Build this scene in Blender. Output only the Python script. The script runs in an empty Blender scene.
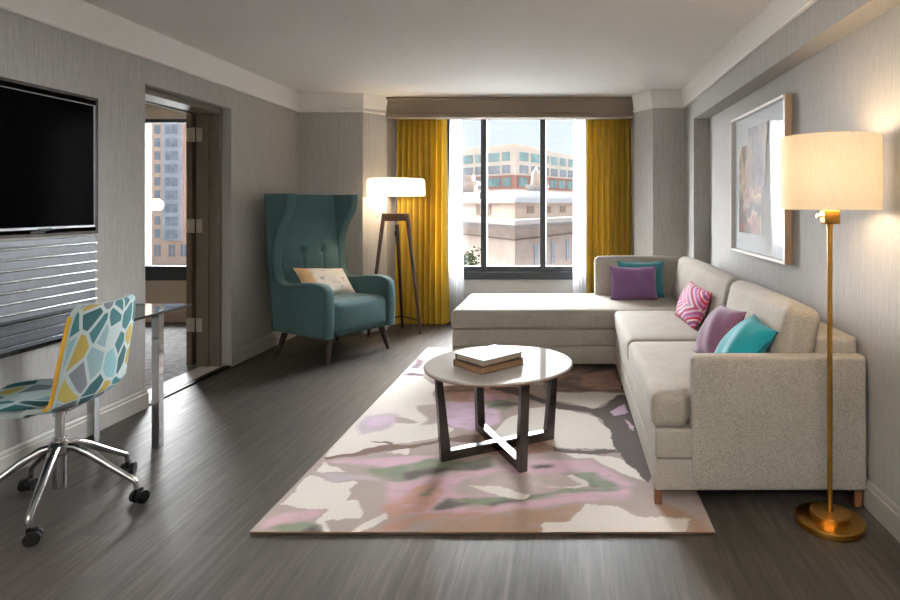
import bpy, bmesh, math, random
import numpy as np
from mathutils import Vector, Matrix, noise as mnoise

random.seed(7)
SKY, SUN, SANG, LAMP1, LAMP2, FILL, EXPO, OUT = 1.12, 118.0, 92, 30, 9, 265, 0.27, .44
C = bpy.context.scene.collection
PI = math.pi
R = math.radians


# ------------------------------------------------------------------ materials
def lin(h):
    h = h.lstrip('#')
    v = [int(h[i:i + 2], 16) / 255 for i in (0, 2, 4)]
    return tuple(c / 12.92 if c <= .04045 else ((c + .055) / 1.055) ** 2.4 for c in v) + (1,)


class NT:
    """small helper round a node tree"""
    def __init__(s, name):
        s.m = bpy.data.materials.new(name)
        s.m.use_nodes = True
        s.t = s.m.node_tree
        s.b = s.t.nodes['Principled BSDF']
        s.out = s.t.nodes['Material Output']

    def n(s, typ, **kw):
        x = s.t.nodes.new(typ)
        for k, v in kw.items():
            setattr(x, k, v)
        return x

    def l(s, a, b):
        s.t.links.new(a, b)

    def setb(s, **kw):
        for k, v in kw.items():
            s.b.inputs[k.replace('_', ' ')].default_value = v

    def coords(s, kind='Object', scale=(1, 1, 1), rot=(0, 0, 0)):
        mp = s.n('ShaderNodeMapping')
        mp.inputs['Scale'].default_value = scale
        mp.inputs['Rotation'].default_value = rot
        if kind == 'Position':
            g = s.n('ShaderNodeNewGeometry')
            s.l(g.outputs['Position'], mp.inputs['Vector'])
        else:
            tc = s.n('ShaderNodeTexCoord')
            s.l(tc.outputs[kind], mp.inputs['Vector'])
        return mp.outputs['Vector']

    def noise(s, vec, scale=5, detail=3, rough=.5):
        x = s.n('ShaderNodeTexNoise')
        x.inputs['Scale'].default_value = scale
        x.inputs['Detail'].default_value = detail
        x.inputs['Roughness'].default_value = rough
        s.l(vec, x.inputs['Vector'])
        return x.outputs['Fac']

    def ramp(s, fac, stops, interp='LINEAR'):
        r = s.n('ShaderNodeValToRGB')
        r.color_ramp.interpolation = interp
        e = r.color_ramp.elements
        while len(e) > 1:
            e.remove(e[-1])
        e[0].position = stops[0][0]
        e[0].color = lin(stops[0][1]) if isinstance(stops[0][1], str) else stops[0][1]
        for p, c in stops[1:]:
            k = e.new(p)
            k.color = lin(c) if isinstance(c, str) else c
        s.l(fac, r.inputs['Fac'])
        return r.outputs['Color']

    def mix(s, fac, a, b, mode='MIX'):
        x = s.n('ShaderNodeMix', data_type='RGBA', blend_type=mode)
        for sock, v in ((x.inputs[0], fac), (x.inputs[6], a), (x.inputs[7], b)):
            if hasattr(v, 'is_linked') or hasattr(v, 'links'):
                s.l(v, sock)
            else:
                sock.default_value = lin(v) if isinstance(v, str) else v
        return x.outputs[2]

    def math(s, op, a, b=0.0, c=0.0):
        x = s.n('ShaderNodeMath', operation=op)
        for i, v in enumerate((a, b, c)):
            if hasattr(v, 'links'):
                s.l(v, x.inputs[i])
            else:
                x.inputs[i].default_value = v
        return x.outputs[0]

    def bump(s, h, strength=.2, dist=.01):
        b = s.n('ShaderNodeBump')
        b.inputs['Strength'].default_value = strength
        b.inputs['Distance'].default_value = dist
        s.l(h, b.inputs['Height'])
        s.l(b.outputs['Normal'], s.b.inputs['Normal'])

    def color(s, c):
        s.l(c, s.b.inputs['Base Color'])


def plain(name, col, rough=.5, metal=0.0, var=.06, scale=20, spec=.5, coat=0.0, bump=0.0, k=1.0):
    t = NT(name)
    v = t.coords('Object')
    f = t.noise(v, scale, 4)
    c = tuple(x * k for x in lin(col)[:3]) + (1,)
    d = tuple(x * (1 - var * 2) for x in c[:3]) + (1,)
    e = tuple(min(1, x * (1 + var * 2)) for x in c[:3]) + (1,)
    t.color(t.ramp(f, [(.3, d), (.7, e)]))
    t.setb(Roughness=rough, Metallic=metal)
    t.b.inputs['Specular IOR Level'].default_value = spec
    t.b.inputs['Coat Weight'].default_value = coat
    if bump:
        t.bump(f, bump, .004)
    return t.m


def fabric(name, c1, c2, scale=260, rough=.9, sheen=.2, bump=.35, spec=.2, transl=0.0):
    t = NT(name)
    v = t.coords('Object')
    f = t.noise(v, scale, 2, .6)
    g = t.noise(v, 6, 2)
    c = t.ramp(f, [(.32, c1), (.68, c2)])
    gg = t.ramp(g, [(.3, (.9, .9, .9, 1)), (.7, (1, 1, 1, 1))])
    c = t.mix(1.0, c, gg, 'MULTIPLY')
    t.color(c)
    t.setb(Roughness=rough)
    t.b.inputs['Specular IOR Level'].default_value = spec
    t.b.inputs['Sheen Weight'].default_value = sheen
    t.bump(f, bump, .002)
    if transl:
        tr = t.n('ShaderNodeBsdfTranslucent')
        t.l(c, tr.inputs['Color'])
        mx = t.n('ShaderNodeMixShader')
        mx.inputs['Fac'].default_value = transl
        t.l(t.b.outputs[0], mx.inputs[1])
        t.l(tr.outputs[0], mx.inputs[2])
        t.l(mx.outputs[0], t.out.inputs['Surface'])
    return t.m


def wallpaper(name, c1, c2):
    t = NT(name)
    v1 = t.coords('Position', (330, 330, 14))
    v2 = t.coords('Position', (140, 140, 420))
    v3 = t.coords('Position', (90, 90, 3))
    f1 = t.noise(v1, 1, 3, .6)
    f2 = t.noise(v2, 1, 2, .5)
    f3 = t.noise(v3, 1, 2, .5)
    f = t.math('ADD', t.math('MULTIPLY', f1, .5), t.math('ADD', t.math('MULTIPLY', f2, .25), t.math('MULTIPLY', f3, .25)))
    t.color(t.ramp(f, [(.30, c1), (.70, c2)]))
    t.setb(Roughness=.75)
    t.b.inputs['Specular IOR Level'].default_value = .25
    t.bump(f1, .15, .002)
    return t.m


def wood_floor():
    t = NT('oak plank floor')
    g = t.n('ShaderNodeNewGeometry')
    sx = t.n('ShaderNodeSeparateXYZ')
    t.l(g.outputs['Position'], sx.inputs[0])
    cb = t.n('ShaderNodeCombineXYZ')
    t.l(sx.outputs['Y'], cb.inputs['X'])
    t.l(sx.outputs['X'], cb.inputs['Y'])
    br = t.n('ShaderNodeTexBrick')
    br.offset = .37
    br.inputs['Scale'].default_value = 1
    br.inputs['Brick Width'].default_value = 1.45
    br.inputs['Row Height'].default_value = .19
    br.inputs['Mortar Size'].default_value = .0016
    br.inputs['Mortar Smooth'].default_value = .2
    br.inputs['Color1'].default_value = (.62, .62, .62, 1)
    br.inputs['Color2'].default_value = (1.0, 1.0, 1.0, 1)
    br.inputs['Mortar'].default_value = (.22, .2, .2, 1)
    t.l(cb.outputs[0], br.inputs['Vector'])
    gv = t.coords('Position', (42, 2.2, 1))
    gr = t.noise(gv, 1, 6, .62)
    gv2 = t.coords('Position', (150, 5, 1))
    g2 = t.noise(gv2, 1, 3, .6)
    col = t.ramp(t.math('ADD', t.math('MULTIPLY', gr, .65), t.math('MULTIPLY', g2, .35)),
                 [(.3, '#272320'), (.5, '#3b3632'), (.7, '#554c45')])
    t.color(t.mix(1.0, col, br.outputs['Color'], 'MULTIPLY'))
    rr = t.ramp(gr, [(.3, (.56, .56, .56, 1)), (.7, (.44, .44, .44, 1))])
    t.l(rr, t.b.inputs['Roughness'])
    t.b.inputs['Specular IOR Level'].default_value = .5
    h = t.math('ADD', t.math('MULTIPLY', g2, .4), br.outputs['Fac'])
    t.bump(t.math('MULTIPLY', h, -1.0), .12, .002)
    return t.m


def glass(name, tint=(1, 1, 1, 1), rough=0.0, gloss=1.0):
    t = NT(name)
    tr = t.n('ShaderNodeBsdfTransparent')
    tr.inputs['Color'].default_value = tint
    gl = t.n('ShaderNodeBsdfGlossy')
    gl.inputs['Roughness'].default_value = rough
    fr = t.n('ShaderNodeLayerWeight')
    fr.inputs['Blend'].default_value = .5
    mx = t.n('ShaderNodeMixShader')
    f5 = t.math('POWER', fr.outputs['Facing'], 5.0)
    t.l(t.math('MULTIPLY', t.math('MULTIPLY_ADD', f5, .96, .04), gloss), mx.inputs['Fac'])
    t.l(tr.outputs[0], mx.inputs[1])
    t.l(gl.outputs[0], mx.inputs[2])
    t.l(mx.outputs[0], t.out.inputs['Surface'])
    return t.m


def shade_mat(name, col, trans, emit, ecol):
    t = NT(name)
    v = t.coords('Object', (1, 1, 1))
    f1 = t.noise(t.coords('Object', (60, 60, 900)), 1, 2)
    f2 = t.noise(t.coords('Object', (300, 300, 20)), 1, 2)
    f = t.math('ADD', t.math('MULTIPLY', f1, .5), t.math('MULTIPLY', f2, .5))
    c = lin(col)
    cc = t.ramp(f, [(.35, tuple(x * .86 for x in c[:3]) + (1,)), (.65, c)])
    t.color(cc)
    t.setb(Roughness=.9)
    t.b.inputs['Specular IOR Level'].default_value = .1
    t.l(t.mix(1.0, cc, ecol, 'MULTIPLY'), t.b.inputs['Emission Color'])
    t.b.inputs['Emission Strength'].default_value = emit
    tr = t.n('ShaderNodeBsdfTranslucent')
    t.l(cc, tr.inputs['Color'])
    mx = t.n('ShaderNodeMixShader')
    mx.inputs['Fac'].default_value = trans
    t.l(t.b.outputs[0], mx.inputs[1])
    t.l(tr.outputs[0], mx.inputs[2])
    t.l(mx.outputs[0], t.out.inputs['Surface'])
    return t.m


def sheer_mat():
    t = NT('white sheer voile')
    df = t.n('ShaderNodeBsdfDiffuse')
    df.inputs['Color'].default_value = (.85, .86, .88, 1)
    tl = t.n('ShaderNodeBsdfTranslucent')
    tl.inputs['Color'].default_value = (.85, .86, .88, 1)
    tr = t.n('ShaderNodeBsdfTransparent')
    f = t.noise(t.coords('Object', (400, 400, 400)), 1, 2)
    m1 = t.n('ShaderNodeMixShader')
    m1.inputs[0].default_value = .55
    t.l(df.outputs[0], m1.inputs[1])
    t.l(tl.outputs[0], m1.inputs[2])
    m2 = t.n('ShaderNodeMixShader')
    t.l(t.math('MULTIPLY_ADD', f, .3, .08), m2.inputs[0])
    t.l(m1.outputs[0], m2.inputs[1])
    t.l(tr.outputs[0], m2.inputs[2])
    t.l(m2.outputs[0], t.out.inputs['Surface'])
    return t.m


def mosaic_mat():
    """irregular polygons in teal, mustard, grey and pale blue over a pale ground"""
    t = NT('polygon print upholstery')
    uv = t.coords('UV', (1, 1, 1))
    nz = t.n('ShaderNodeTexVoronoi', feature='F1', voronoi_dimensions='2D')
    nz.inputs['Scale'].default_value = 10.5
    nz.inputs['Randomness'].default_value = .85
    t.l(uv, nz.inputs['Vector'])
    ed = t.n('ShaderNodeTexVoronoi', feature='DISTANCE_TO_EDGE', voronoi_dimensions='2D')
    ed.inputs['Scale'].default_value = 10.5
    ed.inputs['Randomness'].default_value = .85
    t.l(uv, ed.inputs['Vector'])
    sp = t.n('ShaderNodeSeparateColor')
    t.l(nz.outputs['Color'], sp.inputs[0])
    pal = t.ramp(sp.outputs[0], [(0, '#2c6468'), (.22, '#a08c40'), (.34, '#6c7079'), (.48, '#7ba6ab'),
                                 (.62, '#1f5054'), (.74, '#a9b6b6'), (.84, '#7f9a9e'), (.91, '#a99c50')], 'CONSTANT')
    edge = t.math('GREATER_THAN', ed.outputs['Distance'], .085)
    c = t.mix(edge, '#a9b6b6', pal)
    w = t.noise(t.coords('UV', (260, 260, 1)), 1, 2)
    c = t.mix(1.0, c, t.ramp(w, [(.3, (.78, .78, .78, 1)), (.7, (1, 1, 1, 1))]), 'MULTIPLY')
    t.color(c)
    t.setb(Roughness=.8)
    t.b.inputs['Specular IOR Level'].default_value = .2
    t.bump(w, .2, .002)
    return t.m


def chevron_mat():
    t = NT('chevron stripe weave')
    tc = t.n('ShaderNodeTexCoord')
    sp = t.n('ShaderNodeSeparateXYZ')
    t.l(tc.outputs['UV'], sp.inputs[0])
    a = t.math('ABSOLUTE', t.math('SUBTRACT', sp.outputs['Y'], .5))
    k = t.math('MULTIPLY_ADD', a, 1.15, sp.outputs['X'])
    k = t.math('FRACT', t.math('MULTIPLY', k, 1.15))
    c = t.ramp(k, [(0, '#b03a78'), (.12, '#e8cfd8'), (.18, '#b95f9f'), (.30, '#c8a0c0'), (.36, '#d42a52'),
                   (.44, '#f0dcd8'), (.50, '#9c5b96'), (.60, '#d9a8c8'), (.66, '#c2305e'), (.74, '#ead9cf'),
                   (.80, '#b87ab0'), (.92, '#d8d0c4')], 'CONSTANT')
    w = t.noise(t.coords('UV', (220, 220, 1)), 1, 2)
    c = t.mix(1.0, c, t.ramp(w, [(.3, (.75, .75, .75, 1)), (.7, (1, 1, 1, 1))]), 'MULTIPLY')
    t.color(c)
    t.setb(Roughness=.85)
    t.bump(w, .3, .002)
    return t.m


def scribble_mat():
    t = NT('pale printed linen')
    v = t.coords('UV', (1, 1, 1))
    f = t.noise(v, 7, 5, .65)
    c = t.ramp(f, [(.36, '#9a9a9c'), (.42, '#e4e0da'), (.60, '#ece8e2'), (.68, '#cfc4b8')])
    sp = t.n('ShaderNodeSeparateXYZ')
    tc = t.n('ShaderNodeTexCoord')
    t.l(tc.outputs['UV'], sp.inputs[0])
    e = t.math('ADD', sp.outputs['X'], t.math('MULTIPLY', t.noise(v, 4, 2), .2))
    c = t.mix(t.ramp(e, [(.26, (1, 1, 1, 1)), (.32, (0, 0, 0, 1))]), c, '#d8b489')
    t.color(c)
    t.setb(Roughness=.85)
    t.bump(f, .1, .002)
    return t.m


def attr_mat(name, rough=.95):
    t = NT(name)
    a = t.n('ShaderNodeAttribute', attribute_name='pile')
    v = t.coords('Object', (1, 1, 1))
    w = t.noise(v, 170, 3, .7)
    c = t.mix(1.0, a.outputs['Color'], t.ramp(w, [(.28, (.72, .72, .72, 1)), (.7, (1, 1, 1, 1))]), 'MULTIPLY')
    t.color(c)
    t.setb(Roughness=rough)
    t.b.inputs['Specular IOR Level'].default_value = .1
    t.b.inputs['Sheen Weight'].default_value = .15
    t.bump(w, .5, .004)
    return t.m


def carpet_mat():
    t = NT('grey loop carpet')
    v = t.coords('Position', (1, 1, 1))
    a = t.noise(v, 16, 4, .6)
    b = t.noise(v, 120, 2)
    c = t.ramp(t.math('ADD', t.math('MULTIPLY', a, .6), t.math('MULTIPLY', b, .4)),
               [(.34, '#3c3c3e'), (.5, '#676666'), (.66, '#8b8986')])
    t.color(c)
    t.setb(Roughness=.95)
    t.bump(b, .5, .004)
    return t.m


def stone_mat(name, c1, c2, scale=1.5, k=1.0):
    t = NT(name)
    c1, c2 = (tuple(x * k for x in lin(c)[:3]) + (1,) for c in (c1, c2))
    v = t.coords('Position', (1, 1, 1))
    f = t.noise(v, scale, 5, .6)
    t.color(t.ramp(f, [(.3, c1), (.7, c2)]))
    t.setb(Roughness=.9)
    t.b.inputs['Specular IOR Level'].default_value = .1
    return t.m


def wood_mat(name, c1, c2, rough=.35, sc=(4, 60, 60), spec=.5):
    t = NT(name)
    v = t.coords('Object', sc)
    f = t.noise(v, 1, 5, .6)
    t.color(t.ramp(f, [(.3, c1), (.7, c2)]))
    t.setb(Roughness=rough)
    t.b.inputs['Specular IOR Level'].default_value = spec
    return t.m


def photo_mat(name, stops, sc=(30, 30, 8), wave=0):
    """a printed picture piece: streaks and folds of colour"""
    t = NT(name)
    v = t.coords('Object', sc)
    f = t.noise(v, 1, 5, .6)
    if wave:
        w = t.n('ShaderNodeTexWave')
        w.inputs['Scale'].default_value = wave
        w.inputs['Distortion'].default_value = 6
        w.inputs['Detail'].default_value = 3
        t.l(t.coords('Object', (1, 1, 1)), w.inputs['Vector'])
        f = t.math('ADD', t.math('MULTIPLY', f, .5), t.math('MULTIPLY', w.outputs['Fac'], .5))
    t.color(t.ramp(f, stops))
    t.setb(Roughness=.5)
    return t.m


M = {}
M['wall'] = wallpaper('grey woven wallpaper', '#8f8e8b', '#bab8b5')
M['trim'] = plain('grey painted trim', '#a3a09b', .5, var=.02)
M['white'] = plain('white ceiling paint', '#e6e5e2', .8, var=.01, spec=.2)
M['crown'] = plain('white moulding paint', '#eae9e6', .55, var=.01, spec=.3)
M['sillwall'] = plain('pale grey paint', '#bdbebf', .7, var=.02)
M['floor'] = wood_floor()
M['carpet'] = carpet_mat()
M['beige'] = plain('warm beige paint', '#b7aa98', .8, var=.02)
M['frame'] = plain('charcoal window metal', '#353a3f', .5, .0, var=.03, spec=.2)
M['doorframe'] = plain('taupe door frame paint', '#5f584f', .45, var=.03)
M['door'] = wood_mat('taupe veneer door', '#4f4439', '#6a5c4c', .45, (60, 60, 3))
M['glass'] = glass('window glass')
M['brushed'] = plain('brushed nickel', '#bdb9b0', .3, 1.0, var=.05, scale=60)
M['chrome'] = plain('polished chrome', '#d0d0d2', .08, 1.0, var=.02)
M['chrome2'] = plain('polished aluminium', '#c4c4c6', .16, 1.0, var=.02)
M['black'] = plain('black plastic', '#0a0a0b', .5, var=.1, spec=.2)
M['screen'] = plain('black glossy screen', '#040405', .12, var=.02, spec=.012)
M['bezel'] = plain('silver bezel', '#808285', .35, .9, var=.02)
M['darkwood'] = wood_mat('dark stained wood', '#160e0b', '#2c1d17', .55, spec=.25)
M['walnut'] = wood_mat('dark walnut', '#2b1a14', '#4a2f24', .35, (60, 60, 4))
M['ebony'] = wood_mat('ebonised wood', '#17120f', '#241c18', .22, (60, 60, 6), spec=.7)
M['slat'] = plain('brushed grey metal slats', '#c4c7ca', .16, 1.0, var=.05, scale=40)
M['slatback'] = plain('grey metal panel', '#5a5d62', .42, .6, var=.05, scale=30)
M['deskglass'] = glass('tinted desk glass', (.70, .76, .78, 1), 0.0, 1.0)
M['deskedge'] = plain('dark glass edge', '#141b1e', .15, var=.03)
M['mosaic'] = mosaic_mat()
M['piping'] = fabric('mustard piping', '#b98a1e', '#dcb045', 300, bump=.2)
M['teal'] = fabric('teal wool', '#2a4144', '#4c6e71', 330, sheen=.15, bump=.3)
M['tealpipe'] = fabric('dark teal piping', '#1a373b', '#2b4c50', 330)
M['scribble'] = scribble_mat()
M['sofa'] = fabric('greige tweed', '#8a837a', '#b3aca2', 230, sheen=.1, bump=.35)
M['sofaleg'] = wood_mat('brown sofa leg', '#4a2a18', '#6a4126', .4)
M['purple'] = fabric('plum velvet', '#664670', '#86628c', 300, sheen=.35)
M['plum'] = fabric('mauve plum linen', '#5f3f58', '#7d5872', 260, sheen=.25)
M['tealpillow'] = fabric('teal satin', '#0c5c66', '#1a7c86', 220, rough=.55, sheen=.3, spec=.5)
M['aqua'] = fabric('turquoise velvet', '#0a7482', '#138590', 260, rough=.75, sheen=.12)
M['chevron'] = chevron_mat()
M['yellow'] = fabric('mustard curtain cloth', '#c8aa30', '#e2c656', 300, sheen=.2, bump=.2, transl=.10)
M['sheer'] = sheer_mat()
M['valance'] = fabric('taupe valance linen', '#76695a', '#8f8272', 240, bump=.2)
M['shade_drum'] = shade_mat('cream linen shade', '#efe0c8', .09, .26, (1, .80, .55, 1))
M['shade_white'] = shade_mat('white fabric shade', '#f6efe6', .30, .60, (1, .88, .72, 1))
M['brass'] = plain('brushed brass', '#b5863f', .28, 1.0, var=.05, scale=50)
def glossy_top(name, col, k, rough):
    t = NT(name)
    f = t.noise(t.coords('Object'), 5, 5)
    c = lin(col)
    cc = t.ramp(f, [(.3, tuple(x * .9 for x in c[:3]) + (1,)), (.7, c)])
    d = t.n('ShaderNodeBsdfDiffuse')
    t.l(cc, d.inputs['Color'])
    g = t.n('ShaderNodeBsdfGlossy')
    g.inputs['Roughness'].default_value = rough
    mx = t.n('ShaderNodeMixShader')
    mx.inputs[0].default_value = k
    t.l(d.outputs[0], mx.inputs[1])
    t.l(g.outputs[0], mx.inputs[2])
    t.l(mx.outputs[0], t.out.inputs['Surface'])
    return t.m


M['marble'] = glossy_top('polished pale stone top', '#b4b0ab', .013, .03)
M['rosewood'] = wood_mat('copper brown edge', '#6a4a38', '#8f6a52', .3)
M['cover_white'] = plain('pale blue grey book cover', '#87989c', .5, var=.03, spec=.1)
M['cover_brown'] = plain('brown cloth cover', '#5b3620', .5, var=.08, scale=60)
M['cover_black'] = plain('black book spine', '#17161a', .35, var=.05)
M['pages'] = plain('book pages', '#a89a86', .8, var=.08, scale=90)
M['pages_brown'] = plain('aged page edges', '#7f6347', .8, var=.08, scale=90)
M['lettering'] = plain('pale spine lettering', '#cfc8ba', .5, var=.02)
M['rug'] = attr_mat('hand tufted wool pile')
M['rugback'] = plain('rug backing', '#4b3522', .95)
M['artframe'] = plain('white lacquer frame', '#e6e4e1', .35, var=.01)
M['artside'] = wood_mat('natural maple frame side', '#b89878', '#cfb294', .45, (60, 60, 5))
M['mat'] = plain('white mount board', '#d9e0e4', .7, var=.01)
M['stone'] = stone_mat('pink limestone', '#cdb4a2', '#dcc7b6', .8, OUT * 1.4)
M['stonelight'] = stone_mat('pale limestone', '#ddd0c6', '#eae0d6', .8, OUT)
M['roofwhite'] = stone_mat('white roof membrane', '#dcdce0', '#e6e6e8', .4, OUT)
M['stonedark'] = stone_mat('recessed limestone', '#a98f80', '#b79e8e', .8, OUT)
M['precast'] = stone_mat('cream precast', '#d6c4b2', '#e2d2c0', .3, OUT * 2)
M['redbrick'] = stone_mat('rose brick', '#b4806e', '#c29180', .4, OUT * 2)
M['teal_glass'] = plain('green tinted glazing', '#7d9c98', .15, var=.15, scale=.6, k=OUT * 2)
M['dark_glass'] = plain('dark glazing', '#7c848a', .2, var=.12, scale=.6, k=OUT * 2)
M['tanbrick'] = stone_mat('tan brick', '#d8b99d', '#e6cbb2', .5)
M['bluebay'] = plain('blue grey bay panels', '#b3b6bb', .5, var=.08, scale=.5)
M['tower_glass'] = plain('blue tinted tower glazing', '#8f959c', .3, var=.12, scale=.6)
M['foliage'] = plain('green leaves', '#7f8f45', .8, var=.25, scale=3, k=OUT * .5)
M['bark'] = plain('bark', '#5a4a3c', .9, k=OUT)
M['street'] = stone_mat('street paving', '#48474a', '#57565a', .2)
M['bounce'] = stone_mat('pale bounce roof', '#dedede', '#e8e8e8', .6)
M['marblestrip'] = plain('pale marble saddle', '#d5d4d2', .15, var=.03, scale=8)
M['fixture'] = plain('white enamel', '#e0e0de', .4, var=.01)


# ------------------------------------------------------------------ objects
def tag(o, label=None, cat=None, group=None, kind=None):
    if label: o['label'] = label
    if cat: o['category'] = cat
    if group: o['group'] = group
    if kind: o['kind'] = kind
    return o


def thing(name, label, cat, loc=(0, 0, 0), rz=0.0, group=None, kind=None):
    o = bpy.data.objects.new(name, None)
    o.empty_display_size = .1
    C.objects.link(o)
    o.location = loc
    o.rotation_euler = (0, 0, rz)
    return tag(o, label, cat, group, kind)


class MB:
    def __init__(s):
        s.bm = bmesh.new()
        s.uv = None

    # ---- merge a temporary bmesh
    def add(s, tmp, mat=None):
        if mat is not None:
            bmesh.ops.transform(tmp, matrix=mat, verts=tmp.verts)
        me = bpy.data.meshes.new('tmp')
        tmp.to_mesh(me)
        tmp.free()
        s.bm.from_mesh(me)
        bpy.data.meshes.remove(me)
        return s

    def box(s, x0, x1, y0, y1, z0, z1, bev=0.0, seg=2, mat=None):
        t = bmesh.new()
        bmesh.ops.create_cube(t, size=1)
        bmesh.ops.transform(t, matrix=Matrix.Translation(((x0 + x1) / 2, (y0 + y1) / 2, (z0 + z1) / 2)) @
                            Matrix.Diagonal((abs(x1 - x0), abs(y1 - y0), abs(z1 - z0), 1)), verts=t.verts)
        if bev:
            bmesh.ops.bevel(t, geom=list(t.edges), offset=bev, segments=seg, profile=.5, affect='EDGES')
        return s.add(t, mat)

    def rbox(s, sx, sy, sz, r, mat=None, nin=6, nc=4, bulge=(0, 0, 0), fn=None):
        """soft rounded block: rounded edges and slightly crowned faces"""
        def axis(L):
            h = L / 2
            rr = min(r, h * .999)
            a = [-h + rr * (1 - math.cos(PI / 2 * i / nc)) for i in range(nc)]
            b = [(-h + rr) + (2 * (h - rr)) * i / nin for i in range(nin + 1)]
            c = [-v for v in reversed(a)]
            o = a + b + c
            q = [o[0]]
            for v in o[1:]:
                if v - q[-1] > 1e-6: q.append(v)
            return q
        ax = [axis(sx), axis(sy), axis(sz)]
        S = (sx, sy, sz)
        t = bmesh.new()
        vs = {}

        def vert(p):
            key = tuple(round(c, 6) for c in p)
            if key in vs: return vs[key]
            q, d = [], []
            for i in range(3):
                lim = max(S[i] / 2 - min(r, S[i] / 2 * .999), 0)
                c = max(-lim, min(lim, p[i]))
                q.append(c); d.append(p[i] - c)
            dv = Vector(d)
            rr = [min(r, S[i] / 2) for i in range(3)]
            if dv.length > 1e-9:
                dv = dv.normalized()
            w = Vector([q[i] + dv[i] * rr[i] for i in range(3)])
            for i in range(3):
                if bulge[i]:
                    j, k = [a for a in range(3) if a != i]
                    u, v = p[j] / (S[j] / 2), p[k] / (S[k] / 2)
                    w[i] += bulge[i] * (p[i] / (S[i] / 2)) * (1 - u * u) ** 1 * (1 - v * v) ** 1
            if fn: w = fn(w, S)
            vs[key] = t.verts.new(w)
            return vs[key]
        for i in range(3):
            j, k = [(1, 2), (2, 0), (0, 1)][i]
            for sgn in (-1, 1):
                A, B = ax[j], ax[k]
                for m in range(len(A) - 1):
                    for n in range(len(B) - 1):
                        f = []
                        for a, b in ((A[m], B[n]), (A[m + 1], B[n]), (A[m + 1], B[n + 1]), (A[m], B[n + 1])):
                            p = [0, 0, 0]
                            p[i] = sgn * S[i] / 2; p[j] = a; p[k] = b
                            f.append(vert(p))
                        if sgn < 0: f.reverse()
                        try: t.faces.new(f)
                        except ValueError: pass
        return s.add(t, mat)

    def cyl(s, p0, p1, r0, r1=None, n=20, cap=True):
        r1 = r0 if r1 is None else r1
        p0, p1 = Vector(p0), Vector(p1)
        t = bmesh.new()
        d = p1 - p0
        bmesh.ops.create_cone(t, cap_ends=cap, segments=n, radius1=r0, radius2=r1, depth=d.length)
        q = Vector((0, 0, 1)).rotation_difference(d.normalized()).to_matrix().to_4x4()
        return s.add(t, Matrix.Translation((p0 + p1) / 2) @ q)

    def lathe(s, prof, n=48, mat=None):
        """prof: list of (radius, z)"""
        t = bmesh.new()
        rings = []
        for r, z in prof:
            if r < 1e-6:
                rings.append([t.verts.new((0, 0, z))])
            else:
                rings.append([t.verts.new((r * math.cos(2 * PI * i / n), r * math.sin(2 * PI * i / n), z)) for i in range(n)])
        for a, b in zip(rings, rings[1:]):
            for i in range(n):
                j = (i + 1) % n
                if len(a) == 1 and len(b) == 1: continue
                if len(a) == 1: f = [a[0], b[j], b[i]]
                elif len(b) == 1: f = [a[i], a[j], b[0]]
                else: f = [a[i], a[j], b[j], b[i]]
                t.faces.new(f)
        bmesh.ops.recalc_face_normals(t, faces=t.faces)
        return s.add(t, mat)

    def prism(s, poly, a0, a1, axis='z', bev=0.0, seg=2, mat=None):
        """extrude a 2-D polygon along an axis: z -> (x,y), y -> (x,z), x -> (y,z)"""
        t = bmesh.new()
        def P(u, v, a):
            return {'z': (u, v, a), 'y': (u, a, v), 'x': (a, u, v)}[axis]
        lo = [t.verts.new(P(u, v, a0)) for u, v in poly]
        hi = [t.verts.new(P(u, v, a1)) for u, v in poly]
        f0 = t.faces.new(lo); f1 = t.faces.new(list(reversed(hi)))
        n = len(poly)
        for i in range(n):
            t.faces.new([lo[i], hi[i], hi[(i + 1) % n], lo[(i + 1) % n]])
        bmesh.ops.recalc_face_normals(t, faces=t.faces)
        if bev:
            ed = set(f0.edges) | set(f1.edges)
            bmesh.ops.bevel(t, geom=list(ed), offset=bev, segments=seg, profile=.5, affect='EDGES')
        return s.add(t, mat)

    def tube(s, pts, rad, n=12, closed=False):
        pts = [Vector(p) for p in pts]
        rads = rad if isinstance(rad, (list, tuple)) else [rad] * len(pts)
        t = bmesh.new()
        m = len(pts)
        tang = []
        for i in range(m):
            a = pts[i - 1] if (i or closed) else pts[i]
            b = pts[(i + 1) % m] if (i < m - 1 or closed) else pts[i]
            tang.append((b - a).normalized())
        up = Vector((0, 0, 1)) if abs(tang[0].z) < .9 else Vector((1, 0, 0))
        nrm = tang[0].cross(up).normalized()
        rings = []
        for i in range(m):
            if i:
                q = tang[i - 1].rotation_difference(tang[i])
                nrm = (q @ nrm).normalized()
            bn = tang[i].cross(nrm)
            rings.append([t.verts.new(pts[i] + rads[i] * (math.cos(2 * PI * k / n) * nrm + math.sin(2 * PI * k / n) * bn)) for k in range(n)])
        pr = list(zip(rings, rings[1:])) + ([(rings[-1], rings[0])] if closed else [])
        for a, b in pr:
            for k in range(n):
                t.faces.new([a[k], a[(k + 1) % n], b[(k + 1) % n], b[k]])
        if not closed:
            t.faces.new(list(reversed(rings[0]))); t.faces.new(rings[-1])
        bmesh.ops.recalc_face_normals(t, faces=t.faces)
        return s.add(t)

    def sweep(s, path, prof):
        """mitred moulding: path of (x,y), profile of (offset to the left of travel, z)"""
        t = bmesh.new()
        pts = [Vector(p) for p in path]
        rings = []
        for i, p in enumerate(pts):
            d0 = (pts[i] - pts[i - 1]).normalized() if i else (pts[1] - pts[0]).normalized()
            d1 = (pts[i + 1] - pts[i]).normalized() if i < len(pts) - 1 else d0
            n0, n1 = Vector((-d0.y, d0.x)), Vector((-d1.y, d1.x))
            m = (n0 + n1)
            m = m / max(m.dot(n0), .2)
            rings.append([t.verts.new((p.x + m.x * o, p.y + m.y * o, z)) for o, z in prof])
        k = len(prof)
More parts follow.
